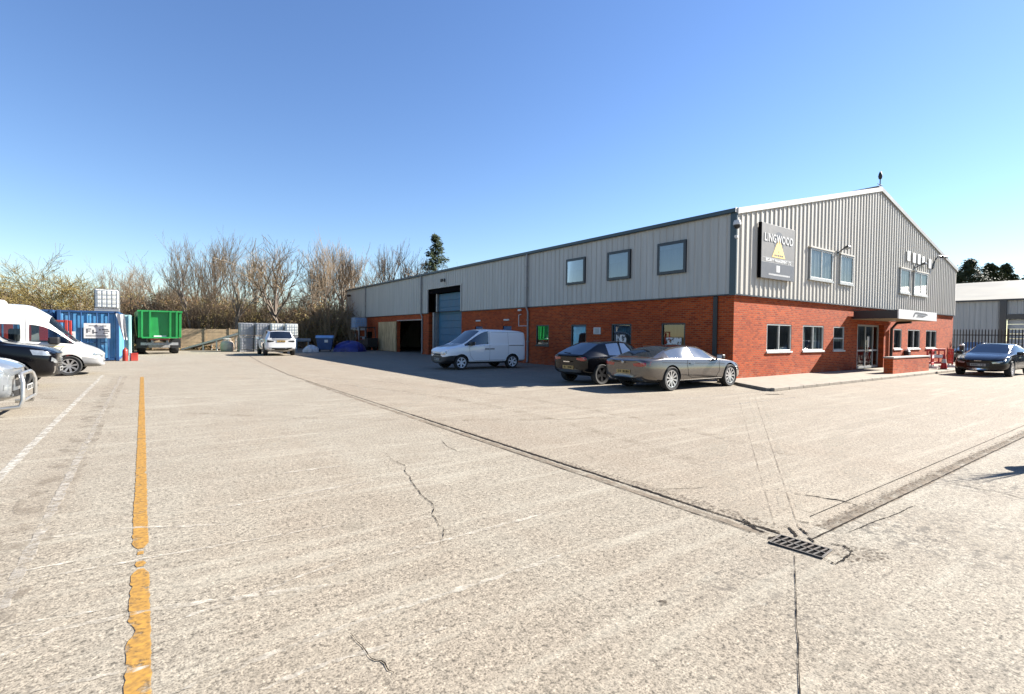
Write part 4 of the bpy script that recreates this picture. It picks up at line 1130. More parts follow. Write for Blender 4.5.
# ---- black crossover beside it
PB=paint('black_paint',(.002,.002,.003),0,.16,.006,.22)
car=make_car('parked_car','glossy black hatchback parked between the coupe and the white van',scaled(HATCH,.93,.94,.90),PB,(-1.24,1.30),(-4.04,2.2,0),R_(0),spokes=5,rim='alloy_dark',rr=.335,glassmat=M['carglass_light'],group='cars parked beside the long wall')
def suv_details(car,P,k=1.0,rear_plate=None,front=True,tailcol='tail',fplate=None,grille='black'):
    conform(car,'tail_light',[(.42*k,.94*k),(.80*k,.98*k),(.90*k,.96*k),(.90*k,.86*k),(.72*k,.84*k),(.42*k,.88*k)],'rear',M[tailcol],mirror=True)
    conform(car,'rear_bumper_trim',[(-.70*k,.34*k),(.70*k,.34*k),(.66*k,.52*k),(-.66*k,.52*k)],'rear',M['black'],off=.008)
    conform(car,'headlight',[(.42*k,.69*k),(.58*k,.74*k),(.72*k,.80*k),(.74*k,.70*k),(.62*k,.65*k),(.44*k,.63*k)],'front',M['lamp'],mirror=True)
    gr=conform(car,'grille',[(-.36*k,.50*k),(.36*k,.50*k),(.37*k,.71*k),(-.37*k,.71*k)],'front',M[grille])
    conform(car,'lower_grille',[(-.55*k,.33*k),(.55*k,.33*k),(.50*k,.44*k),(-.50*k,.44*k)],'front',M['black'])
    seam(car,'door_seam',[[(-1.1*k,1.0),(-1.12*k,.7),(-.95*k,.45),(-.32*k,.42),(-.32*k,1.0)],[(-.30*k,1.0),(-.30*k,.42),(.72*k,.42),(.86*k,.6),(.90*k,.95)]],'side',M['matte_black'])
    seam(car,'sill_trim',[[(-.9*k,.36*k),(.95*k,.36*k)]],'side',M['black'],w=.06,off=.004)
    handles(car,[-.85*k,.05*k],.90*k,P)
    mirrors(car,.78*k,1.0*k,P)
suv_details(car,PB,.92); plate(car,'rear',.55,mat=M['plate_y'])
conform(car,'rear_wiper',[(-.02,1.0),(.35,1.02),(.35,1.035),(-.02,1.02)],'rear',M['black'],off=.02,rings=1)
b=MB(); b.bb(-2.055,-.15,.72,-2.045,.15,.75); b.build('boot_lettering',M['chrome'],car['root'])

# ---- white panel van, nose to the left
PW=paint('white_van_paint',(.76,.77,.78),0,.3,.05)
car=make_car('parked_van','small white panel van parked in front of the blue roller door',VAN,PW,(-1.36,1.36),(-4.57,10.2,0),R_(178),cat='van',spokes=6,rr=.325,group=None,rim='hubcap',zones=(('front_bumper',lambda c:c.x>1.62 and c.z<.60,M['black']),('sill_trim',lambda c:c.z<.34 and c.x<=1.62,M['black'])))
r=car['root']
conform(car,'headlight',[(.40,.72),(.60,.76),(.82,.86),(.86,.74),(.66,.66),(.44,.66)],'front',M['lamp'],mirror=True)
conform(car,'grille',[(-.36,.62),(.36,.62),(.38,.72),(-.38,.72)],'front',M['black'])
conform(car,'slide_rail',[(-2.0,1.075),(-1.15,1.075),(-1.15,1.105),(-2.0,1.105)],'side',M['black'],off=.008,rings=1)
conform(car,'tail_light',[(.80,.78),(.88,.78),(.88,1.25),(.80,1.25)],'rear',M['tail'],mirror=True)
seam(car,'door_seam',[[(-.09,1.72),(-.09,.40)],[(-.09,.40),(.72,.40),(.92,.62),(.98,1.02)],[(-1.12,1.72),(-1.12,.42),(-.09,.42)],[(-2.05,1.70),(-.2,1.70)]],'side',M['grey_plastic'],w=.012)
handles(car,[.06,-.22],.93,M['black']); mirrors(car,.92,1.10,M['black'],s=1.25); plate(car,'front',.46,mat=M['plate_w'])
b=MB(); b.lathe([(.055,-.006),(.075,0),(.055,.006)],4,'x',c=(2.29,0,.70)); b.build('nose_badge',M['chrome'],r)
b=MB(); b.tube([(-.1,.2,1.85),(-.35,.2,2.05)],.006,4); b.build('aerial',M['black'],r)

# ---- far white 4x4, tail to us
PWW=paint('white_gloss_paint',(.58,.58,.58),0,.25,.05)
k=1.1
car=make_car('parked_car','white four-wheel-drive with a black rear screen parked by the grey tank stack',scaled(SUV,1.1,1.07,1.10),PWW,(-1.43,1.49),(-10.1,28.6,0),R_(88),spokes=5,rim='alloy_dark',rr=.39)
suv_details(car,PWW,1.08,tailcol='black'); plate(car,'rear',.98,mat=M['plate_y'])
conform(car,'roof_panel',[(-1.75,-.58),(-1.75,.58),(.40,.58),(.40,-.58)],'top',M['carglass'],off=.004,skirt=.004,rings=5)
conform(car,'tailgate_band',[(-.72,1.16),(.72,1.16),(.66,1.26),(-.66,1.26)],'rear',M['carglass'],off=.004)

# ---- black 4x4 at the left
k=1.04
car=make_car('parked_car','black sport utility car with chrome grille bars parked beside the white minibus',scaled(SUV,1.06,1.03,1.2),PB,(-1.40,1.46),(-21.66,8.95,0),R_(0),spokes=7,rr=.37,group='cars parked nose-out at the left edge')
suv_details(car,PB,1.06,grille='black'); plate(car,'front',.50,mat=M['plate_w'])
for z in(.60,.66,.72,.78): conform(car,'grille_bar',[(-.42,z),(.42,z),(.43,z+.022),(-.43,z+.022)],'front',M['chrome'],off=.02,rings=1)
conform(car,'headlight_side',[(1.86,.92),(2.26,.88),(2.24,1.01),(1.80,1.06)],'side',M['lamp'])
conform(car,'fog_lamp_blade',[(.62,.40),(.65,.40),(.67,.60),(.64,.60)],'front',M['chrome'],off=.02,mirror=True,rings=1)
conform(car,'bumper_lip',[(-.72,.30),(.72,.30),(.76,.34),(-.76,.34)],'front',M['steel'],off=.02,rings=1)

# ---- silver pick-up with a bull bar at the very left
PS=paint('silver_paint',(.19,.205,.22),.4,.28,.04)
car=make_car('parked_pickup','silver pick-up with a tubular bull bar cut off by the left edge',scaled(SUV,1.10,1.0,1.12),PS,(-1.46,1.52),(-21.66,3.05,0),R_(0),cat='pick-up',spokes=6,rr=.385,group='cars parked nose-out at the left edge')
suv_details(car,PS,1.07,grille='black')
conform(car,'headlight_side',[(1.96,.86),(2.36,.80),(2.30,1.02),(1.92,1.05)],'side',M['lamp'])
conform(car,'grille_bar',[(-.40,.66),(.40,.66),(.40,.70),(-.40,.70)],'front',M['chrome'],off=.02,rings=1)
conform(car,'fog_lamp',[(.62,.50),(.76,.50),(.76,.60),(.62,.60)],'front',M['lamp'],off=.012,mirror=True)
b=MB(); x=2.52
b.tube([(x-.30,-.62,.16),(x-.04,-.62,.18),(x,-.60,.30),(x,-.58,.62),(x-.03,-.54,.73),(x-.05,-.46,.77),(x-.05,.46,.77),(x-.03,.54,.73),(x,.58,.62),(x,.60,.30),(x-.04,.62,.18),(x-.30,.62,.16)],.036,12)
b.tube([(x,-.60,.28),(x,.60,.28)],.028,10)
b.build('bull_bar',M['steel_bar'],car['root'],smooth=50)
plate(car,'front',.50,mat=M['plate_w'],x=2.53)

# ---- white high-roof minibus
PM=paint('cream_white_paint',(.58,.57,.53),0,.35,.08)
car=make_car('parked_minibus','white high-roof minibus parked in front of the blue containers',BUS,PM,(-1.55,1.84),(-21.4,13.8,0),R_(0),cat='minibus',spokes=8,rr=.345,glassmat=M['busglass'],tread=.215,zones=(('front_bumper',lambda c:c.x>2.1 and c.z<.62,M['grey_plastic']),('rear_bumper',lambda c:c.x<-2.5 and c.z<.60,M['grey_plastic'])))
r=car['root']
conform(car,'headlight',[(.46,.70),(.66,.72),(.88,.84),(.90,.68),(.70,.62),(.48,.62)],'front',M['lamp'],mirror=True)
conform(car,'headlight_side',[(2.48,.70),(2.72,.66),(2.68,.82),(2.52,.90)],'side',M['lamp'])
conform(car,'grille',[(-.38,.60),(.38,.60),(.40,.70),(-.40,.70)],'front',M['grey_plastic'])
conform(car,'side_moulding',[(-1.15,.62),(1.40,.62),(1.40,.70),(-1.15,.70)],'side',M['grey_plastic'],off=.012,rings=1)
conform(car,'stripe',[(.95,1.035),(2.2,.985),(2.2,1.0),(.95,1.055)],'side',M['signyellow'],off=.003,rings=1,skirt=.002)
seam(car,'door_seam',[[(.74,2.0),(.74,.42)],[(.76,.42),(1.40,.42),(1.50,.7),(1.72,1.08)],[(-.68,2.05),(-.68,.42)],[(-2.5,2.05),(.9,2.05)]],'side',M['grey_plastic'],w=.012)
handles(car,[.90],1.02,M['black']); mirrors(car,1.50,1.12,M['black'],s=1.7); plate(car,'front',.47,mat=M['plate_w'])
conform(car,'wiper',[(1.9,-.5),(2.0,.55),(1.97,.56),(1.86,-.5)],'top',M['black'],off=.02,rings=1)
b=MB(); b.lathe([(0,2.60),(.14,2.58),(.20,2.52),(.22,2.44)],18,c=(-.05,0,0)); b.build('roof_vent',M['white_plastic'],r,smooth=50)
# inside: seats, floor and wheel seen through the glass
b=MB(); b.bb(-2.5,-.85,.55,1.6,.85,.60); b.build('cabin_floor',M['black'],r)
for x,y in ((.62,-.42),(.62,.42)):
    b=MB(); b.bb(x-.25,y-.24,.75,x+.25,y+.24,.95); b.box((x-.28,y,1.28),(.14,.46,.68)); b.build('seat',M['black'],r,bevel=.04)
b=MB(); b.bb(1.5,-.85,.75,1.95,.85,1.10); b.build('dashboard',M['black'],r,bevel=.06)
b=MB(); b.lathe([(.17,0),(.19,.015),(.21,0),(.19,-.015)],20,'x',closed=True); 
sw=b.build('steering_wheel',M['black'],r); sw.location=(1.36,-.42,1.12); sw.rotation_euler=(0,R_(25),0)
# lettering above the side glass, as on the van
hh=car['bvh'].ray_cast(Vector((-.2,-3,1.96)),Vector((0,1,0)))
text('lettering','e Van',.17,Matrix.Translation((-.55,hh[0].y-.008,1.955)) @ Matrix.Rotation(R_(90-14),4,'X'),r,M['grey_plastic'],ext=.002)

# ---- dark saloon at the right, facing left
car=make_car('parked_car','black saloon parked side-on in front of the black palisade fence',scaled(SEDAN,.98,1.0,1.03),PB,(-1.36,1.55),(14.75,-4.2,0),R_(178),spokes=8,rr=.345,group='cars by the fence on the right')
r=car['root']
conform(car,'headlight',[(.44,.62),(.60,.66),(.82,.75),(.85,.68),(.68,.58),(.48,.56)],'front',M['lamp'],mirror=True)
conform(car,'tail_light',[(.40,.80),(.84,.86),(.84,.74),(.42,.72)],'rear',M['tail'],mirror=True)
conform(car,'grille',[(-.36,.44),(.36,.44),(.40,.60),(-.40,.60)],'front',M['black'])
conform(car,'lower_grille',[(-.66,.29),(.66,.29),(.60,.35),(-.60,.35)],'front',M['chrome'],off=.01,rings=1)
seam(car,'door_seam',[[(-1.0,.95),(-.95,.45),(-.28,.40),(-.28,.95)],[(-.26,.40),(.85,.40),(1.0,.88)]],'side',M['matte_black'])
mirrors(car,.95,.95,PB); plate(car,'front',.50,mat=M['plate_w']); plate(car,'rear',.58,mat=M['plate_y']); handles(car,[-.5,.3],.82,M['chrome'])
b=MB(); b.bb(2.50,-.12,.665,2.51,.12,.685); b.build('bonnet_lettering',M['chrome'],r)
dup(r,(31.6,.1,0),R_(178),label='dark saloon seen between the pales on the far side of the fence')
# ================================================================== things in the yard
def container(name,label,loc,rz,mat,L=6.06,W=2.44,H=2.59,group=None,sign=False):
    "steel box container, doors at its -Y end when rz=0"
    t=thing(name,label,'container',loc,rz,group)
    b=MB()
    # corrugated sides and roof
    n=int(L/.28)
    for sx in(-1,1):
        vs=[]
        for i in range(n*4+1):
            y=.12+(L-.24)*i/(n*4); d=(.0,.0,.035,.035)[i%4]; x=sx*(W/2-.01-d)
            vs+=[(x,y,.16),(x,y,H-.1)]
        b.add(vs,[(2*i,2*i+2,2*i+3,2*i+1) for i in range(n*4)])
    b.quad((-W/2+.05,.05,H-.03),(W/2-.05,.05,H-.03),(W/2-.05,L-.05,H-.03),(-W/2+.05,L-.05,H-.03))
    b.quad((-W/2+.05,L-.03,.1),(W/2-.05,L-.03,.1),(W/2-.05,L-.03,H-.1),(-W/2+.05,L-.03,H-.1))
    b.build('side_panels',mat,t,fixn=False)
    b=MB()
    for x in(-W/2+.07,W/2-.07):
        for y in(.07,L-.07): b.box((x,y,H/2),(.14,.14,H))
    for x in(-W/2+.07,W/2-.07):
        for z in(.08,H-.06): b.bb(x-.06,.141,z-.06,x+.06,L-.141,z+.06)
    for z in(.08,H-.06): b.bb(-W/2+.141,.02,z-.055,W/2-.141,.13,z+.055)
    b.build('frame',M['blue_dark'] if mat is M['blue_cont'] else mat,t,bevel=.01)
    for s in(-1,1):
        b=MB(); x0,x1=(s*.012,s*(W/2-.145)); lo,hi_=min(x0,x1),max(x0,x1)
        w=hi_-lo; vs=[]
        prof=[(0,0),(.06,0),(.10,.04),(.40,.04),(.44,0),(.56,0),(.60,.04),(.90,.04),(.94,0),(1,0)]
        for u,d in prof: vs+=[(lo+u*w,.05+d,.15),(lo+u*w,.05+d,H-.13)]
        b.add(vs,[(2*i,2*i+2,2*i+3,2*i+1) for i in range(len(prof)-1)])
        d=b.build('door',mat,t,fixn=False)
        for u in(.28,.72):
            b=MB(); x=lo+u*w; b.tube([(x,.02,.12),(x,.02,H-.1)],.03,8)
            b.bb(x-.05,-.0,.95,x+.30*(-s),.03,1.0); b.build('lock_bar',M['blue_dark'],d)
    return t
c1=container('shipping_container','blue shipping container with a white square sign and a caged tank on its roof',(-19.86,23.3,0),0,M['blue_cont'],group='blue containers behind the minibus')
b=MB(); b.bb(-.20,-.022,1.18,.86,-.012,1.95)
sg=b.build('door_sign',M['white_plastic'],c1)
b=MB(); rnd=random.Random(6)
for (x,z,w,h) in ((-.10,1.45,.06,.22),(-.04,1.63,.14,.05),(-.04,1.53,.10,.04),(.14,1.42,.06,.20),(.20,1.45,.14,.05),(.40,1.58,.07,.07),(.52,1.60,.26,.06),(.60,1.52,.22,.05),(.56,1.42,.2,.05),(-.12,1.28,.9,.04),(.0,1.80,.7,.035)):
    b.bb(x,-.026,z,x+w,-.0221,z+h)
b.build('sign_marks',M['signdark'],sg)
c2=container('shipping_container','blue shipping container mostly hidden behind the white minibus',(-22.45,23.4,0),0,M['blue_cont'],group='blue containers behind the minibus')
c3=container('shipping_container','pale teal container standing just behind the blue one',(-19.55,30.2,0),0,M['teal'])
# white cabinet sign on the container, left of the doors
t=thing('notice_panel','white notice panel leaning on the blue container behind the minibus windscreen','notice',(-20.65,23.18,.9))
b=MB(); b.bb(-.28,-.03,0,.28,.0,.62); b.build('panel',M['white_plastic'],t)
b=MB()
for z in(.46,.34,.2): b.bb(-.2,-.034,z,.2,-.0301,z+.05)
b.build('text_lines',M['grey_plastic'],t)
b=MB(); b.bb(-.26,-.03,-.9,-.20,0,0); b.bb(.20,-.03,-.9,.26,0,0); b.build('leg',M['steel'],t)

def ibc(label,loc,rz=0,group=None,bottle='ibc',first=[None]):
    t=thing('caged_tank',label,'bulk tank',loc,rz,group)
    W,D,H=1.0,1.18,1.14
    b=MB(); b.bb(-W/2+.03,-D/2+.03,.17,W/2-.03,D/2-.03,H-.03); bo=b.build('bottle',M[bottle],t,bevel=.07,bseg=3,smooth=50)
    b=MB(); b.lathe([(0,H+.03),(.10,H+.03),(.11,H-.03)],16); b.build('cap',M['black'],bo)
    b=MB(); r=.012
    for k in range(6):
        x=-W/2+W*k/5
        for y in(-D/2,D/2): b.tube([(x,y,.14),(x,y,H)],r,4)
    for k in range(6):
        y=-D/2+D*k/5
        for x in(-W/2,W/2): b.tube([(x,y,.14),(x,y,H)],r,4)
    for z in(.2,.43,.66,.89,H):
        b.tube([(-W/2,-D/2,z),(W/2,-D/2,z),(W/2,D/2,z),(-W/2,D/2,z),(-W/2,-D/2,z)],r,4)
    b.tube([(-W/2,0,H+.005),(W/2,0,H+.005)],.02,4)
    b.build('cage',M['steel'],t)
    b=MB()
    for y in(-D/2+.07,0,D/2-.07): b.bb(-W/2,y-.06,0,W/2,y+.06,.09)
    b.bb(-W/2,-D/2,.091,W/2,D/2,.135)
    b.build('pallet',M['grey_plastic'],t)
    return t
i0=ibc('white caged bulk tank on the roof of the blue container',(-19.15,24.1,2.60))
# ---- stack of tanks by the white 4x4
names=['lower','upper']
base=Vector((-11.15,35.2,0)); n_=0
pos=['leftmost','second from the left','third from the left','rightmost']
for lv in(0,1):
    for k in range(4):
        lab='%s caged tank in the %s row of the stack, %s'%('white' if k>=2 else 'grey',names[lv],pos[k])
        loc=(base.x+k*1.06+(0.04 if lv else 0),base.y-.22*k,lv*1.16)
        if n_==0: ig=ibc(lab,loc,R_(3),'tanks stacked by the white car','ibc_grey')
        elif k==2 and lv==0: iw=ibc(lab,loc,R_(-4),'tanks stacked by the white car','ibc')
        elif k>=2: dup(iw,loc,R_(2),lab)
        else: dup(ig,loc,R_(random.uniform(-4,4)),lab)
        n_+=1


# ---- red steel cage by the containers
t=thing('red_cage','red steel post pallet standing behind the minibus windscreen','stillage',(-21.9,20.6,0))
b=MB(); W=1.5
for x in(-W,W-.1):
    for y in(0,1.4): b.bb(x,y,0,x+.1,y+.1,2.05)
for z in(.35,1.10,1.95):
    for y in(0.01,1.41): b.bb(-W+.101,y,z,W-.101,y+.08,z+.09)
b.build('frame',M['red'],t,bevel=.008)
b=MB()
for k in range(7): b.bb(-W+.12+.38*k,.03,.45,-W+.42+.38*k,.05,1.90 if k%3 else 1.08)
b.build('panels',M['red'],t)
# ---- white sheet hanging at the corner of the container, red cylinder and box below
t=MB(); rnd=random.Random(9); vs=[]; nu,nv=7,12
for j in range(nv+1):
    for i in range(nu+1):
        u=i/nu; v=j/nv; w=.36*(1-.55*v)
        vs.append((-.1+.25*v+w*(u-.3),-.05+.06*math.sin(u*9+v*3)*(.4+v),2.45-1.35*v+.03*math.sin(u*7)))
t.add(vs,[(j*(nu+1)+i,j*(nu+1)+i+1,(j+1)*(nu+1)+i+1,(j+1)*(nu+1)+i) for j in range(nv) for i in range(nu)])
o=t.build('hanging_sheet',M['white_plastic'],smooth=60,fixn=False,loc=(-18.55,23.05,0)); tag(o,'crumpled white sheet hanging off the corner of the blue container','sheet')
t=thing('gas_cylinder','red gas cylinder standing by the corner of the blue container','gas cylinder',(-18.38,22.9,0)); t.scale=(.85,.85,.72)
b=MB(); b.lathe([(0,0),(.13,.0),(.14,.04),(.14,.72),(.11,.84),(.05,.9),(.05,.95),(0,.95)],18); b.build('cylinder',M['red'],t,smooth=40)
b=MB(); b.lathe([(0,.951),(.03,.951),(.03,1.03),(0,1.03)],10); b.tube([(-.07,0,1.0),(.07,0,1.0)],.015,6); b.build('valve',M['chrome'],t)
t=thing('red_box','low red metal box beside the red gas cylinder','box',(-18.02,23.0,0),R_(12))
b=MB(); b.bb(-.16,-.14,0,.16,.14,.36); b.build('box_body',M['red'],t,bevel=.015)
b=MB(); b.bb(-.165,-.145,.362,.165,.145,.41); b.build('lid',M['red'],t,bevel=.01)

# ---- green tipping trailer, tail to us
t=thing('tipping_trailer','green tipping trailer with a ribbed tailgate on black wheels','trailer',(-16.8,31.3,0),R_(3))
Wb,Wt=1.12,1.22; z0,z1=1.18,2.93; L=6.4
b=MB()
b.add([(-Wb,0,z0),(Wb,0,z0),(Wt,-.12,z1),(-Wt,-.12,z1),(-Wb,L,z0),(Wb,L,z0),(Wt,L+.1,z1),(-Wt,L+.1,z1),(-Wt+.06,-.06,z1-.03),(Wt-.06,-.06,z1-.03),(Wt-.06,L+.04,z1-.03),(-Wt+.06,L+.04,z1-.03)],
      [(0,1,5,4),(0,4,7,3),(1,2,6,5),(4,5,6,7),(3,7,11,8),(2,9,10,6)])
b.build('hopper',M['green'],t,fixn=False)
b=MB()   # tailgate: flat centre panel, deep side ribs
def tg(x0,x1,d0,d1,za,zb): 
    b.add([(x0,-.02-d0,za),(x1,-.02-d0,za),(x1,-.14-d1,zb),(x0,-.14-d1,zb),(x0,.05,za),(x1,.05,za),(x1,-.07,zb),(x0,-.07,zb)],[(0,1,2,3),(0,3,7,4),(1,5,6,2),(0,4,5,1),(3,2,6,7)])
tg(-Wb-.02,Wb+.02,0,0,z0+.02,z1-.08)
b.build('tailgate',M['green'],t)
b=MB()
for x in(-.62,.50,.86,-1.05): tg(x,x+.11,.16,.20,z0-.02,z1-.02)
tg(-Wb-.08,-Wb+.06,.10,.10,z0-.04,z1); tg(Wb-.06,Wb+.08,.10,.10,z0-.04,z1); 
b.bb(-Wt-.03,-.30,z1-.085,Wt+.03,-.05,z1+.02); b.bb(-Wb+.1,-.2,z0-.09,Wb-.1,-.03,z0+.01)
b.build('tailgate_ribs',M['green'],t,bevel=.008)
b=MB(); b.bb(-.35,-.06,z0-.05,.35,-.03,z0+.10); b.build('rear_plate',M['white_plastic'],t); 
b=MB(); b.bb(-.55,-.1,.98,.55,-.02,1.07); b.build('red_marker_board',M['red'],t)
b=MB()
for x in(-.42,.42): b.bb(x-.06,.1,.78,x+.06,L,1.13)
b.bb(-1.05,.2,.62,1.05,.32,.80); b.tube([(-1.0,1.6,.52),(1.0,1.6,.52)],.08,8); b.bb(-.6,.6,.45,.6,.9,.62)
b.tube([(0,L,.85),(0,L+1.4,.6)],.07,8)
b.build('chassis',M['grey_plastic'],t)
for x in(-.95,.95):
    for y in (1.6,2.95):
        b=MB(); b.lathe([(.26,-.19),(.48,-.21),(.52,-.15),(.52,.15),(.48,.21),(.26,.19)],28,'x',closed=True); w=b.build('wheel',M['rubber'],t,smooth=45,loc=(x,y,.52))
        b=MB(); b.lathe([(0,-.12),(.25,-.17),(.265,.17),(0,.12)],20,'x'); b.build('rim',M['red'],w,smooth=40)
for x in(-.98,.98):
    b=MB(); b.bb(x-.28,.95,.40,x+.28,.98,1.05); b.build('mudflap',M['black'],t)

# ---- timber fence and loading ramp at the end of the yard
def panel_fence(x0,y0,n,dx,dy,label,group=None):
    for k in range(n):
        t=thing('fence_panel',label[k],'fence panel',(x0+dx*k,y0+dy*k,0),math.atan2(dy,dx),group=group)
        b=MB(); rnd=random.Random(k+3)
        for j in range(12): b.bb(.06,-.012+.008*(j%2),.06+.145*j,1.78,.012+.008*(j%2),.06+.145*j+.15)
        b.build('boards',M['wood'],t)
        b=MB(); b.bb(-.06,-.06,0,.04,.06,1.9); b.build('post',M['wood'],t)
panel_fence(-17.2,41.3,5,1.86,-.10,['raw timber fence panel right behind the green trailer','timber fence panel left of the foot of the steel ramp','timber fence panel behind the foot of the steel ramp','timber fence panel behind the middle of the steel ramp','timber fence panel behind the raised end of the steel ramp'],'timber fence panels along the end of the yard')
t=thing('loading_ramp','long pale loading ramp on legs sloping up to the right before the timber fence','ramp',(-15.3,39.2,0),R_(-22))
L_,H_=4.9,1.72
b=MB()
for y in(0,1.9):
    b.add([(0,y,.02),(L_,y,H_-.16),(L_,y,H_),(0,y,.16),(0,y+.1,.02),(L_,y+.1,H_-.16),(L_,y+.1,H_),(0,y+.1,.16)],[(0,1,2,3),(4,7,6,5),(0,4,5,1),(3,2,6,7),(1,5,6,2),(0,3,7,4)])
b.build('side_beam',M['white_plastic'],t)
b=MB(); b.quad((0,.1,.12),(L_,.1,H_-.05),(L_,1.9,H_-.05),(0,1.9,.12)); b.build('deck',M['steel'],t,fixn=False)
for k,x in enumerate((1.6,2.6,3.5,4.3,4.8)):
    for y in(.05,1.95):
        b=MB(); b.bb(x-.05,y-.05,0,x+.05,y+.05,H_*x/L_-.10); b.build('leg',M['white_plastic'],t)
b=MB()
for y in(.05,1.95): b.tube([(2.6,y,.1),(3.5,y,H_*3.5/L_-.15)],.03,6); b.tube([(3.5,y,.1),(4.8,y,H_*.92)],.03,6)
b.build('brace',M['white_plastic'],t)
t=thing('sand_bag','pale yellow bulk bag under the raised end of the steel ramp','bulk bag',(-12.3,36.4,0),R_(20))
b=MB(); b.lathe([(0,0),(.42,0),(.50,.15),(.50,.55),(.40,.78),(.2,.84),(0,.85)],10); b.build('bag',pm('yellow_bag',(.60,.49,.38),.8,0,.25,4,bump=.3),t,smooth=60)
b=MB(); b.tube([(-.3,0,.78),(-.28,0,1.0),(.28,0,1.0),(.3,0,.78)],.025,6); b.build('handle',M['white_plastic'],t)
# ---- beam barrier, blue bin, rubble, tarpaulin heap
t=thing('beam_barrier','low grey steel beam barrier at the end of the yard right of the white car','barrier',(-9.4,40.6,0))
b=MB(); b.bb(0,-.04,.72,4.6,.04,1.02); b.bb(0,-.06,.80,4.6,.06,.94); b.build('beam',M['steel'],t,bevel=.02)
for x in(.2,1.6,3.0,4.4):
    b=MB(); b.bb(x-.06,.061,0,x+.06,.18,1.0); b.build('post',M['steel'],t)
q=gp(325,351.5)
t=thing('waste_bin','dark blue four-wheeled waste bin with a pale blue lid beyond the white car','waste bin',(q.x,q.y,0),R_(-20))
b=MB(); b.add([(-.52,-.45,.16),(.52,-.45,.16),(.52,.45,.16),(-.52,.45,.16),(-.66,-.55,1.12),(.66,-.55,1.12),(.66,.55,1.12),(-.66,.55,1.12)],[(0,3,2,1),(0,1,5,4),(1,2,6,5),(2,3,7,6),(3,0,4,7)]); b.build('bin_body',M['blue_dark'],t,bevel=.03)
b=MB(); b.prism([(-.6,1.13),(.6,1.13),(.56,1.24),(.35,1.36),(-.35,1.36),(-.56,1.24)],-.70,.70,'x'); b.build('lid',pm('pale_blue_lid',(.17,.30,.50),.5,0,.15,4),t,bevel=.02)
for x in(-.42,.42):
    for y in(-.35,.35):
        b=MB(); b.lathe([(0,-.03),(.08,-.03),(.08,.03),(0,.03)],12,'x'); b.build('castor',M['black'],t,loc=(x,y,.08))
b=MB(); b.bb(.0,-.56,.78,.28,-.545,1.0); b.build('label_sticker',M['white_plastic'],t)
def lump(name,mat,loc,rx,ry,h,seed,label,cat,rz=0,rough=.22,fold=5):
    rnd=random.Random(seed); ph=[rnd.uniform(0,6) for _ in range(8)]; b=MB(); nu,nv=36,12; vs=[]
    for j in range(nv+1):
        v=j/nv
        for i in range(nu):
            a=2*math.pi*i/nu
            r=math.sin(v*math.pi/2)*(1+rough*.5*math.sin(fold*a+ph[0])*v+rough*.35*math.sin(2.3*fold*a+ph[1]+v*4)*v)
            z=h*(math.cos(v*math.pi/2)**.8)*(1+rough*math.sin(2*a+ph[2])*.5+rough*.5*math.sin(5*a+ph[3]+5*v)*v)
            vs.append((rx*r*math.cos(a),ry*r*math.sin(a),max(0,z)))
    b.add(vs,[(j*nu+i,j*nu+(i+1)%nu,(j+1)*nu+(i+1)%nu,(j+1)*nu+i) for j in range(nv) for i in range(nu)])
    o=b.build(name,mat,smooth=60,fixn=False,loc=loc,rz=rz); return tag(o,label,cat)
q=gp(350,352); lump('tarpaulin_heap',M['blue_tarp'],(q.x+.3,q.y+1.1,0),1.3,1.0,.85,4,'heap covered with a bright blue tarpaulin against the end of the long wall','tarpaulin heap',R_(-20))
q=gp(311,352); lump('rubbish_sack',M['white_plastic'],(q.x,q.y,0),.6,.4,.5,8,'crumpled white rubbish sack on the yard between the white car and the blue bin','rubbish sack',R_(15),.35,6)
lump('soil_heap',M['earth'],(-10.0,43.0,0),3.2,1.4,.9,12,'low dark soil heap behind the steel beam barrier','soil heap',0,.2,4)
lump('soil_heap',M['earth'],(-15.9,44.0,0),2.6,1.3,.7,15,'low soil heap behind the timber fence panels','soil heap',0,.2,4)

# ---- forklift holding a tank, by the plywood
t=thing('forklift','dark forklift truck holding a tank coloured shade-blue on raised forks beside the plywood','forklift',(-1.0,35.9,0),R_(98))
b=MB(); b.bb(-1.1,-.52,.32,.55,.52,.95); b.bb(-1.25,-.52,.32,-1.05,.52,1.15); b.bb(-.75,-.3,.951,-.2,.3,1.12); b.build('chassis',M['black'],t,bevel=.05,bseg=2)
b=MB()
for x,y in((-.95,-.48),(-.95,.48),(.45,-.48),(.45,.48)): b.tube([(x,y,.95),(x*.8,y*.95,2.12)],.04,6)
b.bb(-.80,-.5,2.10,.42,-.44,2.16); b.bb(-.80,.44,2.10,.42,.5,2.16)
for k in range(5): b.bb(-.76+.28*k,-.439,2.105,-.70+.28*k,.439,2.155)
b.build('overhead_guard',M['black'],t)
b=MB(); b.bb(-.62,-.25,1.121,-.15,.25,1.22); b.box((-.66,0,1.48),(.10,.46,.5)); b.build('seat',M['matte_black'],t,bevel=.03)
b=MB()
for y in(-.32,.32): b.bb(.72,y-.05,.1,.84,y+.05,2.25)
b.bb(.73,-.269,2.15,.83,.269,2.24); b.bb(.73,-.269,1.2,.83,.269,1.28); b.build('mast',M['grey_plastic'],t)
b=MB(); b.bb(.85,-.45,1.86,.90,.45,2.06)
for y in(-.25,.25): b.bb(.90,y-.06,1.86,2.0,y+.06,1.91)
b.build('fork',M['white_plastic'],t)
for x,rr_ in((-.75,.27),(.42,.33)):
    for y in(-.48,.48):
        b=MB(); b.lathe([(0,-.10),(rr_*.6,-.10),(rr_,-.11),(rr_,.11),(rr_*.6,.10),(0,.10)],24,'y'); b.build('wheel',M['rubber'],t,smooth=45,loc=(x,y,rr_))
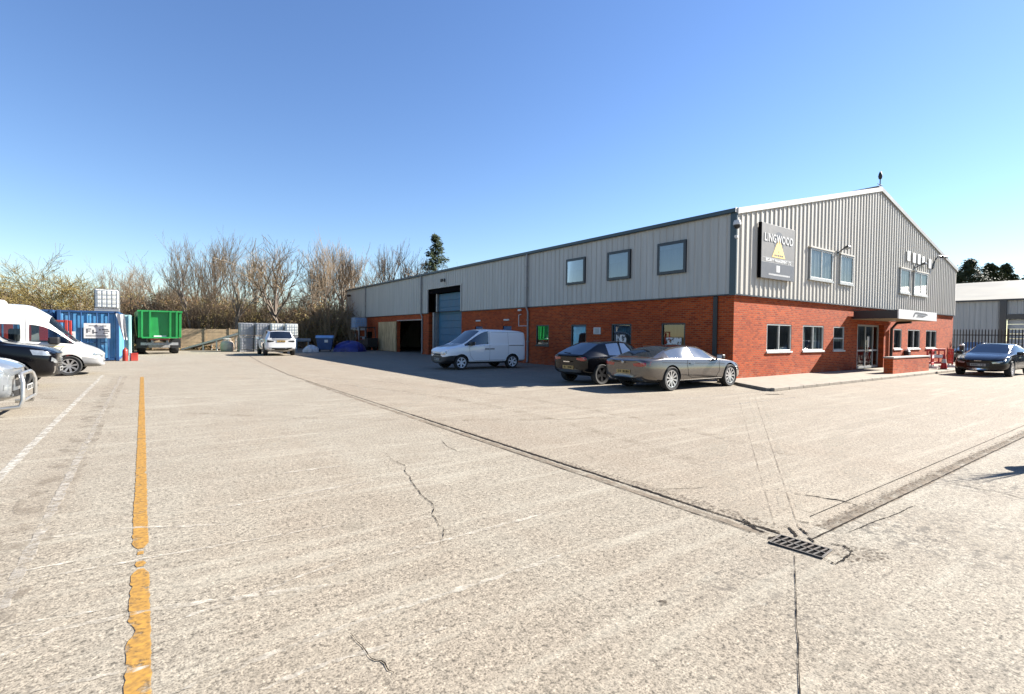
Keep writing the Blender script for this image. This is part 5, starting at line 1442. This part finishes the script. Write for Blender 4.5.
b=MB(); b.bb(.561,-.2,1.0,.57,.12,1.25); b.build('notice',M['white_plastic'],t)
q=Vector((-1.0,35.9,0))+Matrix.Rotation(R_(98),3,'Z')@Vector((1.48,0,1.92))
ibc('caged tank with the blue of shade in its colour raised on the forks of the forklift',tuple(q),R_(98),None,'bottle_shade_blue')

# ---- red and white plastic barriers by the entrance
def barrier(loc,rz,label):
    t=thing('traffic_barrier',label,'barrier',loc,rz,group='red and white barriers by the corner of the gable')
    b=MB(); b.bb(-.5,-.025,.18,.5,.025,.30); b.bb(-.5,-.025,.88,.5,.025,1.0)
    for x in(-.47,-.16,.16,.47): b.bb(x-.03,-.0249,.301,x+.03,.0249,.879)
    b.bb(-.44,-.024,.48,.44,.024,.70)
    b.build('panel',M['red_plastic'],t,bevel=.008)
    b=MB(); b.bb(-.40,-.029,.52,.40,-.0255,.66); b.build('reflective_band',M['white_plastic'],t)
    for x in(-.38,.38):
        b=MB(); b.bb(x-.05,-.24,.0,x+.05,.24,.09); b.bb(x-.04,-.04,.0901,x+.04,.04,.18); b.build('foot',M['white_plastic'],t,bevel=.01)
    return t
bt=barrier((16.0,-1.55,.09),R_(10),'red plastic barrier nearest the low brick wall')
dup(bt,(17.3,-1.35,.09),R_(-35),'red plastic barrier turned side-on, middle of the three')
dup(bt,(18.4,-1.7,.09),R_(25),'red plastic barrier farthest from the low brick wall')
def cone(loc,label):
    t=thing('traffic_cone',label,'traffic cone',loc)
    b=MB(); b.box((0,0,.02),(.36,.36,.04)); b.build('base',M['black'],t,bevel=.01)
    b=MB(); b.lathe([(.14,.041),(.035,.75),(0,.75)],20); b.build('cone_body',M['red_plastic'],t,smooth=50)
    b=MB(); b.lathe([(.103,.32),(.072,.52)],20); b.build('sleeve',M['white_plastic'],t,smooth=50)
cone((15.3,-2.2,.09),'red and white traffic cone at the end of the low brick wall')
t=thing('black_post','short black post with a pale cap at the corner of the gable','post',(20.9,-1.6,.085))
b=MB(); b.bb(-.1,-.1,0,.1,.1,1.15); b.build('shaft',M['black'],t,bevel=.02)
b=MB(); b.lathe([(.12,1.151),(.12,1.22),(.04,1.27),(0,1.27)],12); b.build('cap',M['white_plastic'],t)

# ---- made-up spiky plant added out of frame to throw the streaked shadow
t=thing('shadow_plant','made-up spiky plant in a dark pot, added out of frame to cast a streaked shadow','shadow caster',(-7.9,-9.15,0))
b=MB(); b.lathe([(0,0),(.17,0),(.22,.36),(.24,.38),(.20,.38),(.18,.30),(0,.30)],20); b.build('pot',M['black'],t,smooth=40)
b=MB(); rnd=random.Random(21)
for k in range(22):
    a=rnd.uniform(0,6.28); el=rnd.uniform(1.36,1.54); L=rnd.uniform(.35,1.25); w=rnd.uniform(.012,.022)
    d=Vector((math.cos(a)*math.cos(el),math.sin(a)*math.cos(el),math.sin(el))); sd=Vector((-math.sin(a),math.cos(a),0))
    p0=Vector((0,0,.30)); vs=[]
    for i in range(5):
        u=i/4; p=p0+d*L*u-Vector((0,0,.18*u*u*math.cos(el))); ww=w*(1-u)**.7
        vs+=[p+sd*ww,p-sd*ww+Vector((0,0,.004))]
    b.add(vs,[(2*i,2*i+1,2*i+3,2*i+2) for i in range(4)])
b.build('leaves',pm('spiky_leaf',(.05,.08,.03),.5,0,.3,5),t,fixn=False)
# ================================================================== trees and thicket
def leafmat(name,a,b,rough=.7,tr=.0):
    n=NT(name); v=n.coord(); f=n.noise(v,.5,3,.6); f2=n.noise(v,5,2)
    c=n.mix(n.ramp(f,[(.35,0),(.65,1)]),a,b); c=n.mix(.5,c,n.ramp(f2,[(.3,.55),(.7,1.35)]),'MULTIPLY')
    return n.done(n.bsdf(c,rough,0,.2))
M['bark']=pm('grey_brown_bark',(.155,.125,.10),.9,0,.3,1.2)
M['bark_pale']=pm('pale_bark',(.27,.225,.175),.9,0,.3,1.2)
M['twig']=pm('brown_twig',(.185,.135,.085),.9,0,.3,.8)
M['twig_olive']=leafmat('olive_twig',(.20,.145,.05),(.16,.13,.04))
M['leaf_olive']=leafmat('olive_leaf',(0.181,0.144,0.0462),(0.144,0.115,0.0413))
M['leaf_brown']=leafmat('dead_brown_leaf',(0.2,0.11,0.0438),(0.144,0.085,0.0375))
M['leaf_yellow']=leafmat('yellow_olive_leaf',(0.237,0.181,0.0625),(0.188,0.15,0.05))
M['leaf_dark']=leafmat('dark_green_leaf',(.05,.055,.018),(.075,.065,.022))
M['needle']=leafmat('conifer_needle',(.022,.035,.012),(.035,.05,.018))
M['needle_far']=leafmat('far_conifer_needle',(.028,.038,.016),(.045,.055,.022))

def limb(b,p,d,L,r,depth,rnd,spread,up,outT,maxd,kids_,twr):
    n=3; pts=[p]; rad=[r]; q=p.copy(); dd=d.copy()
    for i in range(n):
        dd=(dd+Vector((rnd.gauss(0,.13),rnd.gauss(0,.13),rnd.gauss(0,.09)+up*.12))).normalized()
        q=q+dd*L/n; pts.append(q.copy()); rad.append(max(twr,r*(1-.42*(i+1)/n)))
    (b if depth<=1 else outT).tube(pts,rad,6 if depth==0 else (5 if depth==1 else 3),cap=False)
    if depth>=maxd: return pts
    for k in range(kids_[depth]):
        t=rnd.uniform(.35,1.0) if depth else rnd.uniform(.42,1.0)
        i=min(n-1,int(t*n)); f=t*n-i; s=pts[i].lerp(pts[i+1],f)
        ax=Vector((rnd.gauss(0,1),rnd.gauss(0,1),rnd.gauss(0,.35))); ax=(ax-dd*ax.dot(dd)).normalized()
        a=spread*rnd.uniform(.55,1.25); nd=(dd*math.cos(a)+ax*math.sin(a)+Vector((0,0,up*.35))).normalized()
        limb(b,s,nd,L*rnd.uniform(.52,.80),max(twr,r*rnd.uniform(.40,.58)),depth+1,rnd,spread,up,outT,maxd,kids_,twr)
    return pts
def bare_tree(seed,label,H=11,spread=.55,up=.5,stems=1,kids_=(6,5,5,4),barkm='bark',twigm='twig',lean=.06,twr=.0085,buds=0,budm='leaf_brown',loc=(0,0,0),group=None,trunk=.38):
    rnd=random.Random(seed); b=MB(); tw=MB()
    for s in range(stems):
        a=rnd.uniform(0,6.28); ln=lean if stems==1 else .22
        d=Vector((math.cos(a)*ln,math.sin(a)*ln,1)).normalized()
        limb(b,Vector((math.cos(a)*.25*(stems>1),math.sin(a)*.25*(stems>1),-.1)),d,H*trunk*rnd.uniform(.85,1.1),H*.0115*(1 if stems==1 else .75),0,rnd,spread,up,tw,4,kids_,twr)
    if buds:
        vv=list(tw.v)
        for k in range(buds):
            p=Vector(rnd.choice(vv))+Vector((rnd.gauss(0,.12),rnd.gauss(0,.12),rnd.gauss(0,.12))); s=rnd.uniform(.02,.05)
            u=Vector((rnd.gauss(0,1),rnd.gauss(0,1),rnd.gauss(0,1))).normalized(); w=u.orthogonal().normalized()
            tw.add([p-u*s,p+w*s*.6,p+u*s,p-w*s*.6],[(0,1,2,3)],1)
    zmax=max(v[2] for v in tw.v); k=H/zmax
    b.v=[(x*k,y*k,z*k) for x,y,z in b.v]; tw.v=[(x*k,y*k,z*k) for x,y,z in tw.v]
    t=thing('bare_tree',label,'tree',loc,group=group)
    b.build('trunk',M[barkm],t,smooth=60,fixn=False); tw.build('crown',[M[twigm],M[budm]],t,fixn=False)
    return t
def at(px,depth,dz=0): 
    p=far(px,depth); p.z=-.05; return p
G='bare trees in the belt behind the yard'
A=bare_tree(11,'tall bare tree right behind the green trailer',11,.55,.30,1,(7,5,4,4),loc=at(167,52),group=G,buds=500)
B=bare_tree(23,'tall many-stemmed bare tree just right of the green trailer',12,.36,.62,3,(5,4,4,4),loc=at(197,50),group=G)
C=bare_tree(37,'bare tree with pale kinked trunk above the white car',11.5,.62,.28,1,(6,5,5,4),barkm='bark',twigm='twig',loc=at(283,50),group=G,buds=200,budm='leaf_yellow')
D=bare_tree(41,'slender upright bare tree near the far corner of the building',12,.30,.85,2,(6,4,4,3),loc=at(336,56),group=G,barkm='bark_pale')
E_=bare_tree(59,'sprawling bare tree arching over the blue containers',8.6,.72,.12,3,(6,6,5,4),barkm='bark_pale',twigm='twig_olive',loc=at(60,41),group=G,buds=1300,budm='leaf_yellow',trunk=.34)
F_=bare_tree(67,'open bare tree with one long forked limb above the steel ramp',11.2,.48,.45,1,(6,4,5,4),loc=at(232,48),group=G,barkm='bark')
for src,px,dep,s,rz,lab in (
  (A,128,60,.86,1.0,'small bare tree between the caged tank on the roof and the green trailer'),
  (D,212,55,.95,.7,'slim bare tree behind the lower end of the steel ramp'),
  (B,246,62,1.0,4.0,'dense bare tree over the left end of the tank stack'),
  (C,309,58,1.02,2.5,'bare tree with tan twigs to the right of the white car'),
  (B,322,54,1.03,5.2,'many-stemmed bare tree over the blue waste bin'),
  (D,352,62,1.08,1.4,'upright bare tree showing over the far end of the long roof'),
  (A,374,70,1.25,3.9,'bare tree showing over the roof left of the downpipe by the roller door'),
  (D,392,72,1.25,2.7,'spindly bare tree over the roof, left of the pine'),
  (C,412,74,1.22,.4,'tan bare tree over the roof touching the left of the pine'),
  (B,452,78,1.05,1.9,'bare tree low over the roof right of the pine'),
  (D,466,84,1.05,.2,'last bare tree over the roof, farthest right of the belt'),
  (E_,12,44,.92,2.6,'sprawling bare tree above the roof of the minibus'),
  (E_,-25,43,.95,4.4,'sprawling bare tree at the left edge behind the minibus'),
  (A,146,60,.98,3.1,'bare tree between the blue container and the green trailer, set back'),
  (B,118,64,.92,.9,'hazy many-stemmed bare tree behind the caged tank on the roof'),
  (D,262,58,.98,3.3,'thin grey-stemmed bare tree over the middle of the tank stack'),
  (A,108,52,.62,5.0,'short bare tree behind the caged tank on the roof'),
  (F_,300,66,.98,2.2,'thin bare tree set back behind the tan tree right of the white car'),
  (F_,362,58,.98,4.2,'pale bare tree close to the far corner of the long wall')):
    dup(src,at(px,dep),rz,lab,scale=s)

def conifer(seed,label,H,R,loc,mat,group=None,n=70,name='conifer_tree',gap=.25,base=.2):
    rnd=random.Random(seed); t=thing(name,label,'tree',loc,group=group)
    b=MB(); b.tube([(0,0,-.1),(.1,0,H*.5),(0,.05,H)],[H*.016,H*.01,.03],7,cap=False); b.build('trunk',M['bark'],t,smooth=60,fixn=False)
    c=MB()
    for k in range(n):
        h=H*(base+(1-base)*rnd.random()**.8); rr_=R*(1-((h/H-base)/(1-base))**1.4)*rnd.uniform(.55,1.08)+.2
        a=rnd.uniform(0,6.28); e=Vector((math.cos(a)*rr_,math.sin(a)*rr_,h+rnd.uniform(-.1,.35)*rr_*.5))
        c.tube([(0,0,h-.2),tuple(e)],[.05,.015],3,cap=False)
        for j in range(46):
            u=rnd.uniform(.25,1.05); p=Vector((0,0,h)).lerp(e,u)+Vector((rnd.gauss(0,.22),rnd.gauss(0,.22),rnd.gauss(0,.16)))
            d=Vector((rnd.gauss(0,1),rnd.gauss(0,1),rnd.gauss(.3,.6))).normalized(); w=d.orthogonal().normalized(); s=rnd.uniform(.12,.28)
            c.add([p-d*s,p+w*s*.35,p+d*s,p-w*s*.35],[(0,1,2,3)])
    c.build('crown',mat,t,fixn=False); return t
conifer(5,'dark pine rising over the long roof',15.6,2.9,at(435,72),M['needle'],name='pine_tree',n=85,base=.45)
GC='dark conifers behind the cream-roofed warehouse'
c1_=conifer(8,'broad dark conifer nearest the gable behind the cream roof',13.2,5.4,at(968,74),M['needle_far'],GC,n=170,base=.35)
dup(c1_,at(988,78),2.0,'dark rounded conifer behind the middle of the cream roof',scale=(1.0,1.0,1.0))
dup(c1_,at(1003,82),4.0,'dark conifer with a ragged top behind the right part of the cream roof',scale=(.85,.85,1.04))
dup(c1_,at(955,86),1.1,'small dark conifer tucked against the right edge of the gable',scale=(.8,.8,1.0))
dup(c1_,at(1030,84),5.0,'dark conifer at the right edge behind the cream roof',scale=(.8,.8,1.0))

# thicket: one mass of scrub below the bare trees
rnd=random.Random(77); th=MB()
def leaf(p,s,mi):
    d=Vector((rnd.gauss(0,1),rnd.gauss(0,1),rnd.gauss(0,1))).normalized(); w=d.orthogonal().normalized()
    th.add([p-d*s,p+w*s*.55,p+d*s,p-w*s*.55],[(0,1,2,3)],mi)
for k in range(330):
    px=rnd.uniform(-90,480) if k%3 else rnd.uniform(105,350); row=rnd.random()
    dep=(40 if px<90 else 49)+row*12+ (max(0,px-345)*.16)
    c=far(px,dep); 
    h=(4.5 if px<95 else 5.2 if px<215 else 4.5)*rnd.uniform(.55,1.12)*(1+.12*row)
    rx=rnd.uniform(1.3,2.3)
    if px<110: mi=rnd.choice((1,3,3,1,2))
    elif px<195: mi=rnd.choice((2,2,1,4,2))
    else: mi=rnd.choice((3,1,3,2,1))
    for j in range(14):
        a=rnd.uniform(0,6.28); e=c+Vector((math.cos(a)*rx*rnd.uniform(.2,1),math.sin(a)*rx*rnd.uniform(.2,1),h*rnd.uniform(.7,1.12)))
        m=c.lerp(e,.5)+Vector((rnd.gauss(0,.25),rnd.gauss(0,.25),.3))
        th.tube([c,m,e],[.045,.03,.012],3,0,cap=False)
        for q in range(4):
            s=m.lerp(e,rnd.random()); th.tube([s,s+Vector((rnd.gauss(0,.6),rnd.gauss(0,.6),rnd.uniform(.3,1.2)))],[.014,.008],3,0,cap=False)
    cl=[(Vector((rnd.gauss(0,.5)*rx,rnd.gauss(0,.5)*rx,h*rnd.uniform(.12,.95))),rnd.uniform(.35,.8)) for _ in range(9)]
    for j in range(430):
        o,r=rnd.choice(cl); v=Vector((rnd.gauss(0,1),rnd.gauss(0,1),rnd.gauss(0,.8))).normalized()*r*rnd.uniform(.5,1.1)
        p=c+o+v
        if p.z<.02: p.z=rnd.uniform(.05,.8)
        leaf(p,rnd.uniform(.035,.085),mi if rnd.random()<.75 else rnd.choice((1,2,3,4)))
o=th.build('scrub_thicket',[M['twig'],M['leaf_olive'],M['leaf_brown'],M['leaf_yellow'],M['leaf_dark']],fixn=False)
tag(o,'tangled olive and brown scrub filling the belt below the bare trees','scrub',kind='stuff')
# rough grass and litter along the yard's end
th=MB()
for k in range(9000):
    px=rnd.uniform(-60,350); dep=rnd.uniform(42.5,56) ; c=far(px,dep)
    if c.y<39.3 or (c.x>-12.6 and c.y<45.8): continue
    s=rnd.uniform(.05,.13); leaf(c+Vector((0,0,rnd.uniform(.02,.35))),s,rnd.choice((0,0,1,2)))
o=th.build('rough_grass',[M['leaf_olive'],M['leaf_brown'],M['leaf_dark']],fixn=False)
tag(o,'rough dead grass along the end of the yard','grass',kind='stuff')
# ================================================================== daylight
SD=Vector((-1.44,.435,-1.0)).normalized()      # the way the shadows fall
sl=bpy.data.lights.new('sun','SUN'); so=bpy.data.objects.new('sun',sl); COL.objects.link(so)
sl.energy=5.0; sl.angle=R_(.5); sl.color=(1,.945,.86)
so.rotation_euler=SD.to_track_quat('-Z','Y').to_euler(); so.location=(20,-10,30)
w=bpy.data.worlds.new('World'); SC.world=w; w.use_nodes=True
nt=w.node_tree; nt.nodes.clear()
sky=nt.nodes.new('ShaderNodeTexSky'); sky.sky_type='NISHITA'; sky.sun_disc=False
sky.sun_elevation=math.asin(-SD.z); sky.sun_rotation=math.atan2(-SD.x,-SD.y)
sky.altitude=50; sky.air_density=1.15; sky.dust_density=.1; sky.ozone_density=4.0
bg=nt.nodes.new('ShaderNodeBackground'); bg.inputs['Strength'].default_value=.052
ou=nt.nodes.new('ShaderNodeOutputWorld'); hs=nt.nodes.new('ShaderNodeHueSaturation'); hs.inputs['Saturation'].default_value=1.1; hs.inputs['Hue'].default_value=.509; nt.links.new(sky.outputs[0],hs.inputs['Color']); nt.links.new(hs.outputs[0],bg.inputs[0]); nt.links.new(bg.outputs[0],ou.inputs[0])
SC.view_settings.view_transform='Standard'; SC.view_settings.look='None'; SC.view_settings.gamma=1
SC.view_settings.use_curve_mapping=False
SC.view_settings.exposure=1.95
SC.render.engine='CYCLES'
SC.render.resolution_x=1024; SC.render.resolution_y=694
